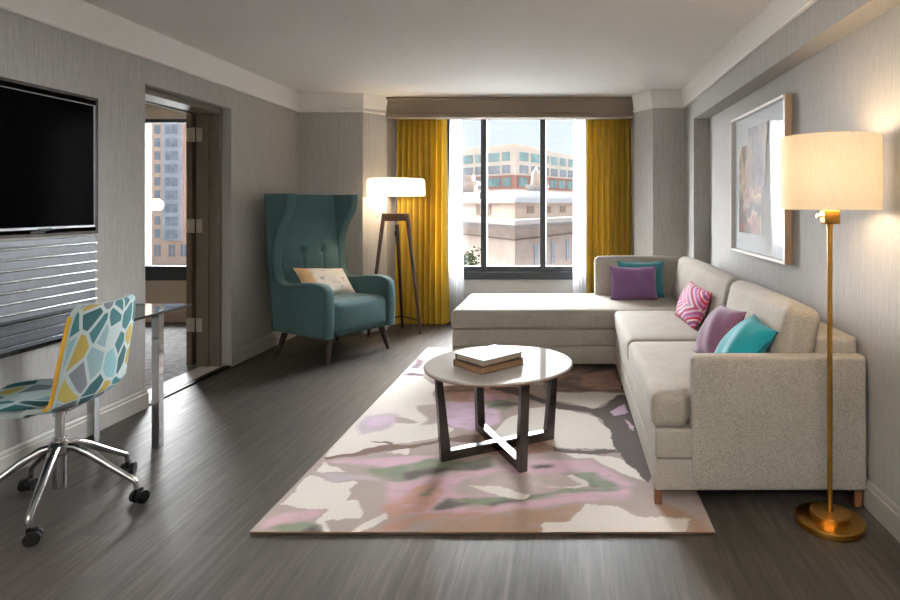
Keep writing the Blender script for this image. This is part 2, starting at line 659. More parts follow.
        for a, b in zip(rings, rings[1:]):
            for i in range(k):
                t.faces.new([a[i], a[(i + 1) % k], b[(i + 1) % k], b[i]])
        t.faces.new(rings[0]); t.faces.new(list(reversed(rings[-1])))
        bmesh.ops.recalc_face_normals(t, faces=t.faces)
        return s.add(t)

    def grid(s, fn, nu, nv, uvs=True, closed_u=False):
        """surface fn(u,v) over the unit square"""
        uvl = s.bm.loops.layers.uv.verify()
        g = [[s.bm.verts.new(fn(i / nu, j / nv)) for j in range(nv + 1)] for i in range(nu + 1)]
        for i in range(nu):
            for j in range(nv):
                f = s.bm.faces.new([g[i][j], g[i + 1][j], g[i + 1][j + 1], g[i][j + 1]])
                for lp, (a, b) in zip(f.loops, ((i, j), (i + 1, j), (i + 1, j + 1), (i, j + 1))):
                    lp[uvl].uv = (a / nu, b / nv)
        return s

    def obj(s, name, mat, parent=None, smooth=False, world=True, loc=None, angle=35):
        me = bpy.data.meshes.new(name)
        if parent is not None and world:
            bmesh.ops.translate(s.bm, verts=s.bm.verts, vec=-Vector(parent['_w'] if '_w' in parent else parent.location))
        s.bm.to_mesh(me)
        s.bm.free()
        if smooth:
            for p in me.polygons: p.use_smooth = True
            try: me.set_sharp_from_angle(angle=R(angle))
            except Exception: pass
        me.materials.append(mat if not isinstance(mat, str) else M[mat])
        o = bpy.data.objects.new(name, me)
        C.objects.link(o)
        if parent is not None: o.parent = parent
        if loc is not None: o.location = loc
        return o


def struct(name, mb, mat, parent=None, smooth=False):
    o = mb.obj(name, mat, parent, smooth)
    if parent is None: o['kind'] = 'structure'
    return o


def root_structure(name, loc=(0, 0, 0)):
    o = bpy.data.objects.new(name, None)
    C.objects.link(o)
    o.location = loc
    o['kind'] = 'structure'
    return o


def copy_tree(o, parent=None):
    c = o.copy()
    C.objects.link(c)
    if parent is not None: c.parent = parent
    for ch in list(o.children): copy_tree(ch, c)
    return c


# ================================================================== THE ROOM
XL, XR, XS = -2.69, 1.30, 1.165          # left wall, recess wall, soffit face
YB, YBR, YW = 6.05, 5.88, 6.75           # back left, back right, window wall
ZC = 2.42
YF = -1.6                                # wall behind the viewer

struct('floor', MB().box(XL - .05, 1.6, YF - .2, 6.95, -.1, 0), 'floor')
struct('ceiling', MB().box(-2.95, 1.6, YF - .2, 6.95, ZC, ZC + .1), 'white')

w = MB()
w.box(-2.95, XL, YF, 2.0, 0, ZC)
w.box(-2.95, XL, 2.0, 3.449, 0, 1.137)
w.box(-2.95, XL, 2.0, 3.449, 1.91, ZC)
w.box(-2.95, -2.84, 2.0, 3.449, 1.137, 1.91)
w.box(-2.95, XL, 3.449, 3.84, 0, ZC)
w.box(-2.95, XL, 3.84, 4.83, 2.075, ZC)
w.box(-2.95, XL, 4.83, 6.05, 0, ZC)
struct('wall_left', w, 'wall')

w = MB()
w.box(XR, 1.6, YF, 5.45, 0, ZC)
w.box(XS, XR, YF, 5.45, 2.08, ZC)
w.box(XS, 1.6, 5.45, YBR, 0, ZC)
struct('wall_right', w, 'wall')

w = MB()
w.prism([(-2.95, YB), (-2.044, YB), (-1.87, 6.27), (-1.885, 6.36), (-1.885, YW), (-2.95, YW)], 0, ZC)
w.prism([(1.6, YBR), (.856, YBR), (.705, 6.15), (.735, 6.30), (.735, YW), (1.6, YW)], 0, ZC)
struct('wall_back', w, 'wall')

w = MB()                                  # wall round the window
WX0, WX1, WZ0, WZ1 = -1.36, .27, .46, 2.33
w.box(-2.95, WX0, YW, YW + .2, 0, ZC)
w.box(WX1, 1.6, YW, YW + .2, 0, ZC)
w.box(WX0, WX1, YW, YW + .2, 0, WZ0)
w.box(WX0, WX1, YW, YW + .2, WZ1, ZC)
struct('wall_window', w, 'sillwall')
struct('wall_front', MB().box(-2.95, 1.6, YF - .2, YF, 0, ZC), 'wall')

# crown moulding and baseboards
crown = [(0, 2.232), (.020, 2.232), (.024, 2.240), (.022, 2.254), (.012, 2.258), (.040, 2.405), (.040, ZC), (0, ZC)]
struct('trim_1', MB().sweep([(-1.872, 6.262), (-2.044, YB), (XL, YB), (XL, YF)], crown), 'crown')
crownr = [(o, z + .012 if z < ZC - .02 else z) for o, z in crown]
struct('trim_2', MB().sweep([(XS, YF), (XS, YBR), (.856, YBR), (.71, 6.142)], crownr), 'crown')
base = [(0, 0), (.014, 0), (.014, .092), (.009, .098), (.009, .112), (.005, .122), (0, .122)]
struct('baseboard_left', MB().sweep([(-2.76, 3.84), (XL, 3.84), (XL, YF)], base)
       .sweep([(-1.87, 6.27), (-2.044, YB), (XL, YB), (XL, 4.83), (-2.76, 4.83)], base), 'trim')
struct('baseboard_right', MB().sweep([(XR, YF), (XR, 5.45), (XS, 5.45), (XS, YBR), (.856, YBR), (.71, 6.14)], base), 'trim')

# window with two mullions
w1 = root_structure('window_1', ((WX0 + WX1) / 2, YW, WZ0))
f = MB()
f.box(WX0, WX1, YW - .02, YW + .10, WZ0, WZ0 + .085, .004)
f.box(WX0, WX1, YW + .02, YW + .10, WZ0 + .085, WZ0 + .145, .004)
f.box(WX0, WX1, YW - .02, YW + .10, WZ1 - .07, WZ1, .004)
f.box(WX0, WX0 + .06, YW - .01, YW + .10, WZ0, WZ1, .004)
f.box(WX1 - .06, WX1, YW - .01, YW + .10, WZ0, WZ1, .004)
f.obj('window_frame', 'frame', w1)
for mx in (-.920, -.254):
    MB().box(mx - .032, mx + .032, YW - .015, YW + .10, WZ0 + .08, WZ1 - .06, .004).obj('mullion', 'frame', w1)
for a, b in ((WX0 + .06, -.952), (-.888, -.286), (-.222, WX1 - .06)):
    MB().box(a, b, YW + .045, YW + .051, WZ0 + .14, WZ1 - .06).obj('pane', 'glass', w1)
hd = MB().box(-.964, -.952, YW - .035, YW - .015, 1.36, 1.44, .004).obj('window_latch', 'frame', w1)

# doorway frame, open door, hinges, saddle
d1 = root_structure('door_1', (-2.86, 4.83, 0))
f = MB()
f.box(-2.95, -2.765, 3.84, 3.88, 0, 2.075, .004)
f.box(-2.95, -2.765, 4.79, 4.83, 0, 2.075, .004)
f.box(-2.95, -2.765, 3.84, 4.83, 2.03, 2.075, .004)
f.box(-2.86, -2.845, 3.88, 3.895, 0, 2.03)
f.box(-2.86, -2.845, 4.775, 4.79, 0, 2.03)
f.box(-2.975, -2.95, 3.76, 3.90, 0, 2.09, .004)
f.box(-2.975, -2.95, 3.76, 4.80, 2.02, 2.09, .004)
f.obj('door_frame', 'doorframe', d1)
MB().box(-3.035, -2.99, 4.80, 5.72, .012, 2.03, .003).obj('door_leaf', 'door', d1)
for z in (.34, 1.13, 1.86):
    h = MB()
    h.box(-2.947, -2.898, 4.786, 4.7895, z - .055, z + .055, .001)
    h.box(-3.030, -2.975, 4.7955, 4.7995, z - .055, z + .055, .001)
    h.cyl((-2.966, 4.789, z - .057), (-2.966, 4.789, z + .057), .008, n=12)
    h.obj('hinge', 'brushed', d1, True)
MB().box(-2.92, -2.745, 3.84, 4.83, 0, .008, .002).obj('saddle', 'marblestrip', d1)
MB().box(-2.745, -2.69, 3.84, 4.83, 0, .010, .002).obj('saddle_edge', 'black', d1)

# ---- the next room, seen through the doorway
struct('floor_bedroom', MB().box(-7.2, -2.74, 1.0, 6.95, -.1, 0.0), 'carpet')
struct('ceiling_bedroom', MB().box(-7.2, -2.95, 1.0, 6.95, ZC, ZC + .1), 'white')
w = MB()
BX0, BX1, BZ0, BZ1 = -4.76, -4.03, .46, 2.25
w.box(-7.2, BX0, 6.65, 6.9, 0, ZC).box(BX1, -2.95, 6.65, 6.9, 0, ZC)
w.box(BX0, BX1, 6.65, 6.9, 0, BZ0).box(BX0, BX1, 6.65, 6.9, BZ1, ZC)
struct('wall_bedroom_back', w, 'beige')
struct('wall_bedroom_left', MB().box(-7.3, -7.2, 1.0, 6.9, 0, ZC), 'beige')
struct('wall_bedroom_front', MB().box(-7.2, -2.95, .9, 1.0, 0, ZC), 'beige')
struct('baseboard_bedroom', MB().sweep([(-2.95, 6.65), (-7.2, 6.65)], base), 'beige')
w2 = root_structure('window_2', ((BX0 + BX1) / 2, 6.65, BZ0))
f = MB()
f.box(BX0, BX1, 6.645, 6.71, BZ0, BZ0 + .16, .004).box(BX0, BX1, 6.645, 6.71, BZ1 - .04, BZ1, .004)
f.box(BX0, BX0 + .06, 6.66, 6.71, BZ0, BZ1, .004).box(BX1 - .06, BX1, 6.66, 6.71, BZ0, BZ1, .004)
f.obj('window_frame', 'frame', w2)
MB().box(BX0 + .06, BX1 - .06, 6.69, 6.696, BZ0 + .16, BZ1 - .04).obj('pane', 'glass', w2)

# two unseen uplighters behind the viewer, added as fill light for the room
for lx in (-1.9, .75):
    t = thing('fill_uplighter', 'brushed metal uplighter added as unseen fill behind the viewer, ' + ('nearer the television wall' if lx < 0 else 'nearer the sofa wall'),
              'lamp', (lx, -.95, 0), group='added fill uplighters behind the viewer')
    MB().lathe([(0, 0), (.14, 0), (.14, .02), (.02, .03), (.012, .06), (.012, 1.58), (.06, 1.60), (.15, 1.69), (.16, 1.74), (.155, 1.74), (.145, 1.69), (.05, 1.61), (0, 1.605)], 40).obj('fill_lamp_stand', 'brushed', t, True, world=False)

# ================================================================== WINDOW DRESSING
vp = [(6.215, 2.415), (6.215, 2.395), (6.235, 2.385), (6.245, 2.26), (6.222, 2.245), (6.215, 2.228), (6.215, 2.205), (6.36, 2.205), (6.36, 2.415)]
tag(MB().prism(vp, -1.862, .700, 'x').obj('valance', 'valance', smooth=True),
    'long taupe upholstered pelmet box across the top of the window', 'valance')


def drape(x0, x1, y, z0, z1, folds, amp, seed, gather=.0, nz=30):
    rnd = random.Random(seed)
    ph = [rnd.uniform(-.35, .35) for _ in range(folds + 2)]
    am = [rnd.uniform(.75, 1.2) for _ in range(folds + 2)]
    xc = (x0 + x1) / 2

    def fn(u, v):
        k = u * folds
        i = int(k); fr = k - i
        p = ph[i] * (1 - fr) + ph[i + 1] * fr
        a = am[i] * (1 - fr) + am[i + 1] * fr
        z = z1 + (z0 - z1) * v
        wv = 1 - 2 * abs(math.sin(PI * k + p * .5 + .12 * math.sin(v * 3 + ph[i]))) ** .7
        yy = y + amp * a * wv * (.75 + .35 * v) + .010 * math.sin(u * 9 + v * 5)
        x = x0 + (x1 - x0) * u + .010 * math.cos(2 * PI * k + p) * (.5 + v) 
        x = xc + (x - xc) * (1 - gather * (1 - v))
        return (x, yy, z)
    m = MB()
    m.grid(fn, folds * 14, nz)
    return m


def drape_thing(name, label, group, mat, args, thick, hem=None):
    mb = drape(*args)
    geom = bmesh.ops.solidify(mb.bm, geom=list(mb.bm.faces), thickness=thick)
    bmesh.ops.recalc_face_normals(mb.bm, faces=mb.bm.faces)
    o = mb.obj(name, mat, smooth=True, angle=80)
    return tag(o, label, name.split('_')[0] if False else 'curtain', group)


drape_thing('curtain', 'mustard yellow pleated curtain hanging behind the tripod floor lamp', 'mustard curtains', 'yellow',
            (-1.845, -1.285, 6.50, .015, 2.30, 9, .058, 3, .03), .006)
drape_thing('curtain', 'mustard yellow pleated curtain falling behind the chaise end of the sofa', 'mustard curtains', 'yellow',
            (.215, .712, 6.50, .015, 2.30, 8, .058, 5, .02), .006)
drape_thing('sheer_curtain', 'white sheer curtain beside the yellow curtain behind the tripod lamp', 'white sheers', 'sheer',
            (-1.30, -1.135, 6.62, .012, 2.30, 5, .028, 8, .25), .002)
drape_thing('sheer_curtain', 'white sheer curtain at the window above the chaise end cushions', 'white sheers', 'sheer',
            (.075, .25, 6.62, .012, 2.30, 5, .028, 9, .05), .002)

# ================================================================== RUG
RUG = [
    ('cream', 0, [(-1.236, 5.393), (-1.02, 5.393), (-0.966, 5.108), (-1.13, 4.791), (-1.052, 4.459), (-0.92, 4.263), (-0.904, 4.061), (-0.824, 3.878), (-0.947, 3.801), (-0.861, 3.675), (-0.737, 3.524), (-0.635, 3.445), (-0.66, 3.341), (-0.895, 3.243), (-1.156, 3.075), (-1.228, 3.039), (-1.245, 3.312), (-1.326, 5.469)]),
    ('creamr', 0, [(-1.071, 5.246), (-0.048, 5.246), (-0.073, 4.619), (-0.096, 4.263), (-0.473, 4.334), (-0.87, 4.263)]),
    ('brown', 2, [(-0.179, 5.246), (0.566, 5.712), (0.457, 4.126), (0.168, 4.126), (-0.121, 4.148), (-0.192, 4.511)]),
    ('salmon', 4, [(0.133, 4.565), (0.362, 4.675), (0.397, 4.216), (0.239, 4.148), (0.103, 4.263)]),
    ('tan', 2, [(-0.076, 4.791), (0.279, 4.851), (0.15, 4.619), (0.019, 4.511), (-0.097, 4.31)]),
    ('plum', 1, [(-1.256, 5.041), (-1.158, 4.944), (-1.14, 4.732), (-1.235, 4.704), (-1.209, 4.821)]),
    ('plum', 0, [(-1.237, 4.511), (-1.19, 4.592), (-1.078, 4.538), (-1.068, 4.498), (-1.184, 4.511)]),
    ('lilacg', 1, [(-1.225, 3.649), (-1.073, 3.71), (-1.011, 3.666), (-1.0, 3.54), (-1.05, 3.415), (-1.132, 3.37), (-1.192, 3.445)]),
    ('lilac', 3, [(-1.181, 3.623), (-1.07, 3.657), (-1.021, 3.573), (-1.085, 3.508), (-1.16, 3.524)]),
    ('taupe', 0, [(-1.028, 3.64), (-0.866, 3.573), (-0.913, 3.524), (-1.0, 3.54)]),
    ('taupe', 1, [(-0.963, 3.839), (-0.837, 3.878), (-0.755, 3.957), (-0.689, 3.917), (-0.62, 3.461), (-0.723, 3.54), (-0.857, 3.508), (-0.826, 3.606), (-0.919, 3.764)]),
    ('lilac', 2, [(-0.787, 3.917), (-0.584, 3.957), (-0.407, 3.728), (-0.386, 3.54), (-0.455, 3.476), (-0.546, 3.43), (-0.64, 3.476), (-0.723, 3.54)]),
    ('salmon', 4, [(-0.87, 4.263), (-0.473, 4.334), (-0.31, 4.082), (-0.434, 3.977), (-0.623, 3.917), (-0.754, 3.917)]),
    ('brown', 3, [(-0.87, 4.263), (-0.614, 4.31), (-0.525, 4.171), (-0.722, 4.104), (-0.813, 4.082)]),
    ('pink', 4, [(-0.646, 4.061), (-0.448, 4.104), (-0.355, 3.977), (-0.531, 3.957), (-0.636, 3.917)]),
    ('green', 2, [(-0.531, 3.957), (-0.412, 3.957), (-0.294, 3.878), (-0.378, 3.746), (-0.491, 3.801)]),
    ('dark', 1, [(-0.485, 3.858), (-0.362, 3.917), (-0.267, 3.858), (-0.377, 3.801)]),
    ('cream', 0, [(-0.086, 4.126), (0.168, 4.104), (0.386, 4.104), (0.264, 3.917), (0.18, 3.783), (0.055, 3.858), (-0.063, 3.957), (-0.131, 4.04)]),
    ('cream', 0, [(-0.399, 3.4), (-0.362, 3.589), (-0.225, 3.801), (-0.112, 3.839), (0.059, 3.71), (0.179, 3.64), (0.245, 3.461), (0.265, 3.284), (0.269, 3.138), (0.129, 3.15), (-0.051, 3.203), (-0.14, 3.284), (-0.253, 3.341), (-0.334, 3.312)]),
    ('dark', 0, [(-0.522, 4.263), (-0.334, 4.216), (-0.129, 3.967), (0.029, 3.839), (0.167, 3.783), (0.246, 3.839), (0.357, 4.082), (0.421, 4.04), (0.426, 3.43), (0.435, 2.913), (0.39, 2.767), (0.351, 2.828), (0.298, 3.003), (0.27, 3.15), (0.257, 3.385), (0.229, 3.573), (0.151, 3.71), (0.016, 3.746), (-0.132, 3.878), (-0.344, 4.082), (-0.528, 4.193)]),
    ('lilac', 0, [(0.278, 3.746), (0.38, 3.897), (0.388, 3.728), (0.296, 3.657)]),
    ('lilac', 0, [(0.356, 3.589), (0.4, 3.508), (0.388, 3.4)]),
    ('dark', 0, [(-0.067, 3.203), (0.112, 3.125), (0.264, 3.138), (0.282, 3.1), (0.1, 3.075), (-0.071, 3.163)]),
    ('cream', 0, [(-0.018, 3.138), (0.111, 3.087), (0.277, 3.051), (0.302, 2.992), (0.345, 2.891), (0.383, 2.787), (0.289, 2.87), (0.236, 2.924), (0.134, 3.039), (0.038, 3.051)]),
    ('rust', 3, [(-0.615, 3.341), (-0.48, 3.37), (-0.362, 3.312), (-0.112, 3.284), (-0.066, 3.176), (-0.232, 3.063), (-0.442, 3.1)]),
    ('pinkl', 1, [(-1.221, 3.021), (-1.02, 3.051), (-0.643, 3.075), (-0.781, 2.958), (-1.032, 2.969)]),
    ('cream', 0, [(-1.214, 3.003), (-1.05, 2.895), (-1.204, 2.895)]),
    ('lilacg', 1, [(-1.209, 2.895), (-1.117, 2.87), (-0.959, 2.87), (-0.846, 2.797), (-1.079, 2.797)]),
    ('cream', 0, [(-0.93, 3.125), (-0.83, 3.193), (-0.807, 3.075)]),
    ('brown', 0, [(-1.238, 3.063), (-0.952, 3.2), (-0.687, 3.284), (-0.484, 3.356), (-0.471, 3.27), (-0.678, 3.243), (-0.922, 3.15), (-1.211, 3.033)]),
    ('brown', 0, [(-1.081, 3.25), (-0.938, 3.243), (-0.926, 3.203)]),
    ('pinkl', 4, [(-0.846, 2.797), (-0.639, 2.828), (-0.464, 2.913), (-0.32, 2.935), (-0.199, 3.027), (-0.028, 3.039), (0.123, 3.015), (0.226, 2.913), (0.315, 2.757), (0.277, 2.662), (0.107, 2.608), (-0.109, 2.556), (-0.275, 2.523), (-0.399, 2.507), (-0.602, 2.482), (-0.736, 2.515)]),
    ('taupe', 2, [(-0.453, 2.849), (-0.314, 2.88), (-0.218, 2.87), (-0.026, 2.87), (0.092, 2.828), (0.08, 2.738), (-0.115, 2.699), (-0.158, 2.671), (-0.421, 2.644), (-0.521, 2.709)]),
    ('salmon', 5, [(-0.76, 2.599), (-0.677, 2.752), (-0.594, 2.838), (-0.54, 2.699), (-0.558, 2.548), (-0.61, 2.482), (-0.726, 2.482), (-0.766, 2.531)]),
    ('green', 2, [(-0.977, 2.924), (-0.84, 2.958), (-0.662, 3.021), (-0.48, 3.015), (-0.384, 3.051), (-0.348, 2.958), (-0.58, 2.902), (-0.7, 2.849), (-0.781, 2.797), (-0.882, 2.838)]),
    ('dark', 1, [(-0.787, 2.87), (-0.651, 2.924), (-0.532, 2.941), (-0.379, 3.015), (-0.37, 2.941), (-0.578, 2.891), (-0.686, 2.838), (-0.745, 2.821)]),
    ('green2', 2, [(-0.643, 2.653), (-0.616, 2.767), (-0.592, 2.787), (-0.597, 2.644)]),
    ('dark', 2, [(-0.175, 2.958), (-0.047, 2.992), (-0.066, 2.946), (-0.149, 2.924)]),
    ('green', 2, [(-0.027, 2.891), (0.128, 2.891), (0.215, 2.777), (0.265, 2.718), (0.155, 2.69), (0.02, 2.662), (-0.112, 2.635), (-0.283, 2.591), (-0.407, 2.556), (-0.533, 2.548), (-0.568, 2.515), (-0.526, 2.617), (-0.374, 2.626), (-0.159, 2.681), (0.089, 2.728), (0.068, 2.807)]),
    ('dark', 1, [(0.106, 2.838), (0.128, 2.787), (0.116, 2.738), (0.158, 2.742), (0.12, 2.709)]),
    ('dark', 1, [(-0.348, 2.591), (-0.158, 2.662), (-0.092, 2.681), (-0.198, 2.617), (-0.323, 2.569)]),
    ('dark', 2, [(-0.57, 2.507), (-0.525, 2.626), (-0.465, 2.573), (-0.411, 2.582), (-0.482, 2.527)]),
    ('cream', 0, [(-0.446, 2.747), (-0.314, 2.747), (-0.15, 2.681), (-0.165, 2.635), (-0.29, 2.653)]),
    ('cream', 0, [(-0.117, 2.757), (0.02, 2.718), (0.102, 2.718), (0.091, 2.787), (0.022, 2.87), (0.002, 2.849), (0.066, 2.747), (-0.025, 2.728)]),
    ('salmon', 4, [(-0.806, 2.354), (-0.699, 2.459), (-0.544, 2.482), (-0.324, 2.573), (-0.316, 2.515), (-0.535, 2.443), (-0.681, 2.398)]),
    ('tan', 6, [(-0.566, 2.333), (-0.509, 2.436), (-0.275, 2.515), (-0.023, 2.548), (0.084, 2.582), (0.018, 2.459), (-0.083, 2.42), (-0.099, 2.333)]),
    ('cream', 0, [(-0.093, 2.383), (-0.083, 2.42), (0.018, 2.459), (0.092, 2.573), (0.222, 2.582), (0.297, 2.49), (0.428, 2.459), (0.518, 2.459), (0.498, 2.42), (0.473, 2.376), (0.462, 2.319), (-0.091, 2.319)]),
    ('tan', 3, [(0.39, 2.617), (0.549, 2.451), (0.597, 2.319), (0.481, 2.319), (0.518, 2.459), (0.421, 2.467)]),
    ('cream', 0, [(-1.222, 2.849), (-1.088, 2.797), (-0.956, 2.777), (-0.982, 2.709), (-0.952, 2.662), (-0.967, 2.585), (-0.916, 2.599), (-0.842, 2.507), (-0.847, 2.439), (-0.933, 2.451), (-0.986, 2.439), (-0.925, 2.347), (-0.951, 2.354), (-1.014, 2.439), (-1.004, 2.548), (-1.109, 2.573), (-1.229, 2.573), (-1.219, 2.709)]),
    ('pink', 3, [(-1.224, 2.443), (-1.162, 2.531), (-1.03, 2.548), (-1.024, 2.482), (-1.105, 2.451), (-1.21, 2.354)]),
    ('green', 2, [(-1.21, 2.354), (-1.161, 2.405), (-1.048, 2.451), (-0.992, 2.405), (-0.937, 2.319), (-1.219, 2.319)]),
    ('dark', 2, [(-1.051, 2.376), (-1.014, 2.428), (-0.956, 2.347), (-1.021, 2.333)]),
    ('cream', 0, [(-0.842, 2.354), (-0.825, 2.398), (-0.746, 2.507), (-0.726, 2.482), (-0.803, 2.368)]),
]
PAL = {'cream': '#dcd5cf', 'creamr': '#cfc6c0', 'brown': '#6a5044', 'salmon': '#b08474', 'tan': '#9c7c66', 'plum': '#6f5a66',
       'lilacg': '#b9abb4', 'lilac': '#cdb2ca', 'taupe': '#a99b95', 'pink': '#cba4b2', 'green': '#747e69', 'green2': '#666a54',
       'dark': '#453b39', 'pinkl': '#cda8ba', 'rust': '#8a5f48'}


def build_rug():
    x0, x1, y0, y1 = -1.245, .59, 2.362, 5.41
    st = .0075
    nx, ny = int((x1 - x0) / st), int((y1 - y0) / st)
    xs = np.linspace(x0, x1, nx + 1); ys = np.linspace(y0, y1, ny + 1)
    X, Y = np.meshgrid(xs, ys, indexing='ij')

    def fbm(X, Y, seed, f0, octs=3):
        r = np.random.RandomState(seed)
        o = np.zeros_like(X); a = 1.0
        for k in range(octs):
            for q in range(3):
                th = r.uniform(0, 2 * PI); ph = r.uniform(0, 2 * PI)
                ff = f0 * (2 ** k) * r.uniform(.7, 1.3)
                o += a * np.sin(ff * (X * math.cos(th) + Y * math.sin(th)) + ph + 1.3 * np.sin(ff * .6 * (Y * math.cos(th) - X * math.sin(th)) + ph * 2))
            a *= .55
        return o / 3
    WX = X + .010 * fbm(X, Y, 1, 22, 4)
    WY = Y + .022 * fbm(X, Y, 2, 16, 4)

    def col(h):
        return np.array(lin(h)[:3])
    img = np.zeros(X.shape + (3,)) + col('#a4958f')
    n = fbm(X, Y, 5, 5)[..., None]
    img *= 1 + .10 * n
    # brown tint towards the back, rosy tint towards the front
    for name, soft, poly in RUG:
        P = np.array(poly)
        ins = np.zeros(X.shape, bool)
        px, py = P[:, 0], P[:, 1]
        j = len(P) - 1
        for i in range(len(P)):
            if py[i] != py[j]:
                c = ((py[i] > WY) != (py[j] > WY)) & (WX < (px[j] - px[i]) * (WY - py[i]) / (py[j] - py[i]) + px[i])
                ins ^= c
            j = i
        m = ins.astype(float)
        for k in range((soft + 1) // 2):
            p = np.pad(m, 2, mode='edge')
            m = (p[:-4, 2:-2] + p[4:, 2:-2] + p[2:-2, :-4] + p[2:-2, 4:] + p[1:-3, 2:-2] + p[3:-1, 2:-2]) / 6
        c = col(PAL[name])
        v = 1 + .07 * fbm(X, Y, sum(map(ord, name)) % 97, 14)[..., None] if soft else 1 + .03 * fbm(X, Y, 4, 9)[..., None]
        if soft >= 2:
            st_ = fbm(X * 1.0, Y * 2.2, 31 + len(poly), 26, 4)
            m = np.clip(m * (1 + .55 * st_), 0, 1)
        m = (m * (1.0 if soft < 3 else .92))[..., None]
        img = img * (1 - m) + (c * v) * m
    img = np.clip(img, 0.01, 1)
    zz = .012 + .0008 * fbm(X, Y, 9, 30)
    V = np.stack([X, Y, zz], -1).reshape(-1, 3)
    idx = np.arange((nx + 1) * (ny + 1)).reshape(nx + 1, ny + 1)
    F = np.stack([idx[:-1, :-1], idx[1:, :-1], idx[1:, 1:], idx[:-1, 1:]], -1).reshape(-1, 4)
    me = bpy.data.meshes.new('pile')
    me.from_pydata(V.tolist(), [], F.tolist())
    a = me.color_attributes.new('pile', 'FLOAT_COLOR', 'POINT')
    rgba = np.concatenate([img.reshape(-1, 3), np.ones((V.shape[0], 1))], 1).astype(np.float32)
    a.data.foreach_set('color', rgba.ravel())
    for p in me.polygons: p.use_smooth = True
    me.materials.append(M['rug'])
    o = bpy.data.objects.new('rug', me)
    C.objects.link(o)
    tag(o, 'large abstract rug in cream, taupe, pink and green under the round coffee table', 'rug')
    MB().box(x0 + .001, x1 - .001, y0 + .001, y1 - .001, .001, .0105, .003).obj('rug_backing', 'rugback', o, world=False)
    return o


build_rug()

# ================================================================== SECTIONAL SOFA
sofa = thing('sectional_sofa', 'L-shaped greige tweed sectional sofa with a long chaise, along the right wall', 'sofa', (.6, 3.6, 0))
FX = .37                                       # front plane of the long run
b = MB()
b.box(FX + .012, 1.285, 2.56, 4.60, .078, .213, .012, 3)
b.box(FX + .012, 1.285, 2.56, 4.60, .213, .342, .012, 3)
b.obj('base', 'sofa', sofa, True)
b = MB()
b.box(-.868, 1.285, 4.585, 5.50, .078, .218, .012, 3)
b.box(-.868, 1.285, 4.585, 5.50, .218, .347, .012, 3)
b.obj('chaise_base', 'sofa', sofa, True)


def at(cx, cy, cz, rx=0, ry=0, rz=0):
    return Matrix.Translation((cx, cy, cz)) @ Matrix.Rotation(rz, 4, 'Z') @ Matrix.Rotation(ry, 4, 'Y') @ Matrix.Rotation(rx, 4, 'X')


# seat cushions; the near one is T-shaped and wraps the front of the arm
y0, y1 = 2.552, 3.568


def tnotch(wv, S):
    # pull the arm side of the near end back so that only the front strip wraps the arm
    if wv.x > -.29 and wv.y < -(S[1] / 2 - .10):
        k = min(1, (wv.x + .29) / .012)
        wv.y += .085 * k
    return wv


MB().rbox(.60, y1 - 2.595, .150, .040, at(FX + .30, (2.595 + y1) / 2, .418), 10, 4, (0, 0, .012)).rbox(.160, .26, .156, .042, at(FX + .0765, y0 + .13, .4185), 6, 4, (0, .004, 0)).obj('seat_cushion', 'sofa', sofa, True, angle=60)
MB().rbox(.60, 4.60 - 3.572, .150, .040, at(FX + .30, (4.60 + 3.572) / 2, .418), 10, 4, (0, 0, .012)).obj('seat_cushion', 'sofa', sofa, True, angle=60)
MB().rbox(2.01, .90, .146, .040, at(.125, 5.03, .419), 12, 4, (0, 0, .014)).obj('chaise_cushion', 'sofa', sofa, True, angle=60)
# arm, back frames
MB().rbox(1.285 - .537, .078, .574, .018, at((1.285 + .537) / 2, 2.589, .080 + .287), 6, 3).obj('arm', 'sofa', sofa, True, angle=60)
MB().rbox(.17, 5.50 - 2.632, .632, .022, at(1.20, (5.50 + 2.632) / 2, .088 + .316), 6, 3).obj('back_frame', 'sofa', sofa, True, angle=60)
MB().rbox(.86, .10, .70, .022, at(.70, 5.55, .088 + .35), 6, 3).obj('back_frame', 'sofa', sofa, True, angle=60)
# back cushions


def bcush(cy, ly, lean=R(12)):
    MB().rbox(.165, ly, .385, .055, at(1.035, cy, .655, 0, lean), 8, 5, (.016, .0, .008)).obj('back_cushion', 'sofa', sofa, True, angle=60)


bcush((2.655 + 3.62) / 2, 3.62 - 2.655)
bcush((3.63 + 5.27) / 2, 5.27 - 3.63)
MB().rbox(.75, .17, .385, .045, at(.26 + .375, 5.385, .645, R(-6)), 8, 5, (0, .014, .006)).obj('back_cushion', 'sofa', sofa, True, angle=60)
for lx, ly, lz in ((.400, 2.595, .0135), (1.26, 2.595, 0), (-.82, 4.63, .0135), (-.82, 5.45, 0), (1.26, 5.45, 0), (.405, 4.2, .0135)):
    MB().box(lx - .017, lx + .017, ly - .017, ly + .017, lz, .092, .003).obj('leg', 'sofaleg', sofa)


# ================================================================== CUSHIONS
def pillow_mb(wd, ht, th, pinch=.10, n=26):
    m = MB()
    def side(sg):
        def fn(a, b_):
            u, v = a * 2 - 1, b_ * 2 - 1
            e = (max(0, 1 - abs(u) ** 2.4) * max(0, 1 - abs(v) ** 2.4)) ** .55
            x = wd / 2 * u * (1 - pinch * (1 - abs(v) ** 2) * abs(u) ** 3 * .6)
            y = ht / 2 * v * (1 - pinch * (1 - abs(u) ** 2) * abs(v) ** 3 * .8)
            z = sg * th / 2 * e + .004 * math.sin(7 * u + 3 * v) * e
            return (x, y, z)
        return fn
    m.grid(side(1), n, n)
    k = len(m.bm.faces)
    m.grid(side(-1), n, n)
    m.bm.faces.ensure_lookup_table()
    bmesh.ops.reverse_faces(m.bm, faces=m.bm.faces[k:])
    bmesh.ops.remove_doubles(m.bm, verts=m.bm.verts, dist=.0004)
    return m


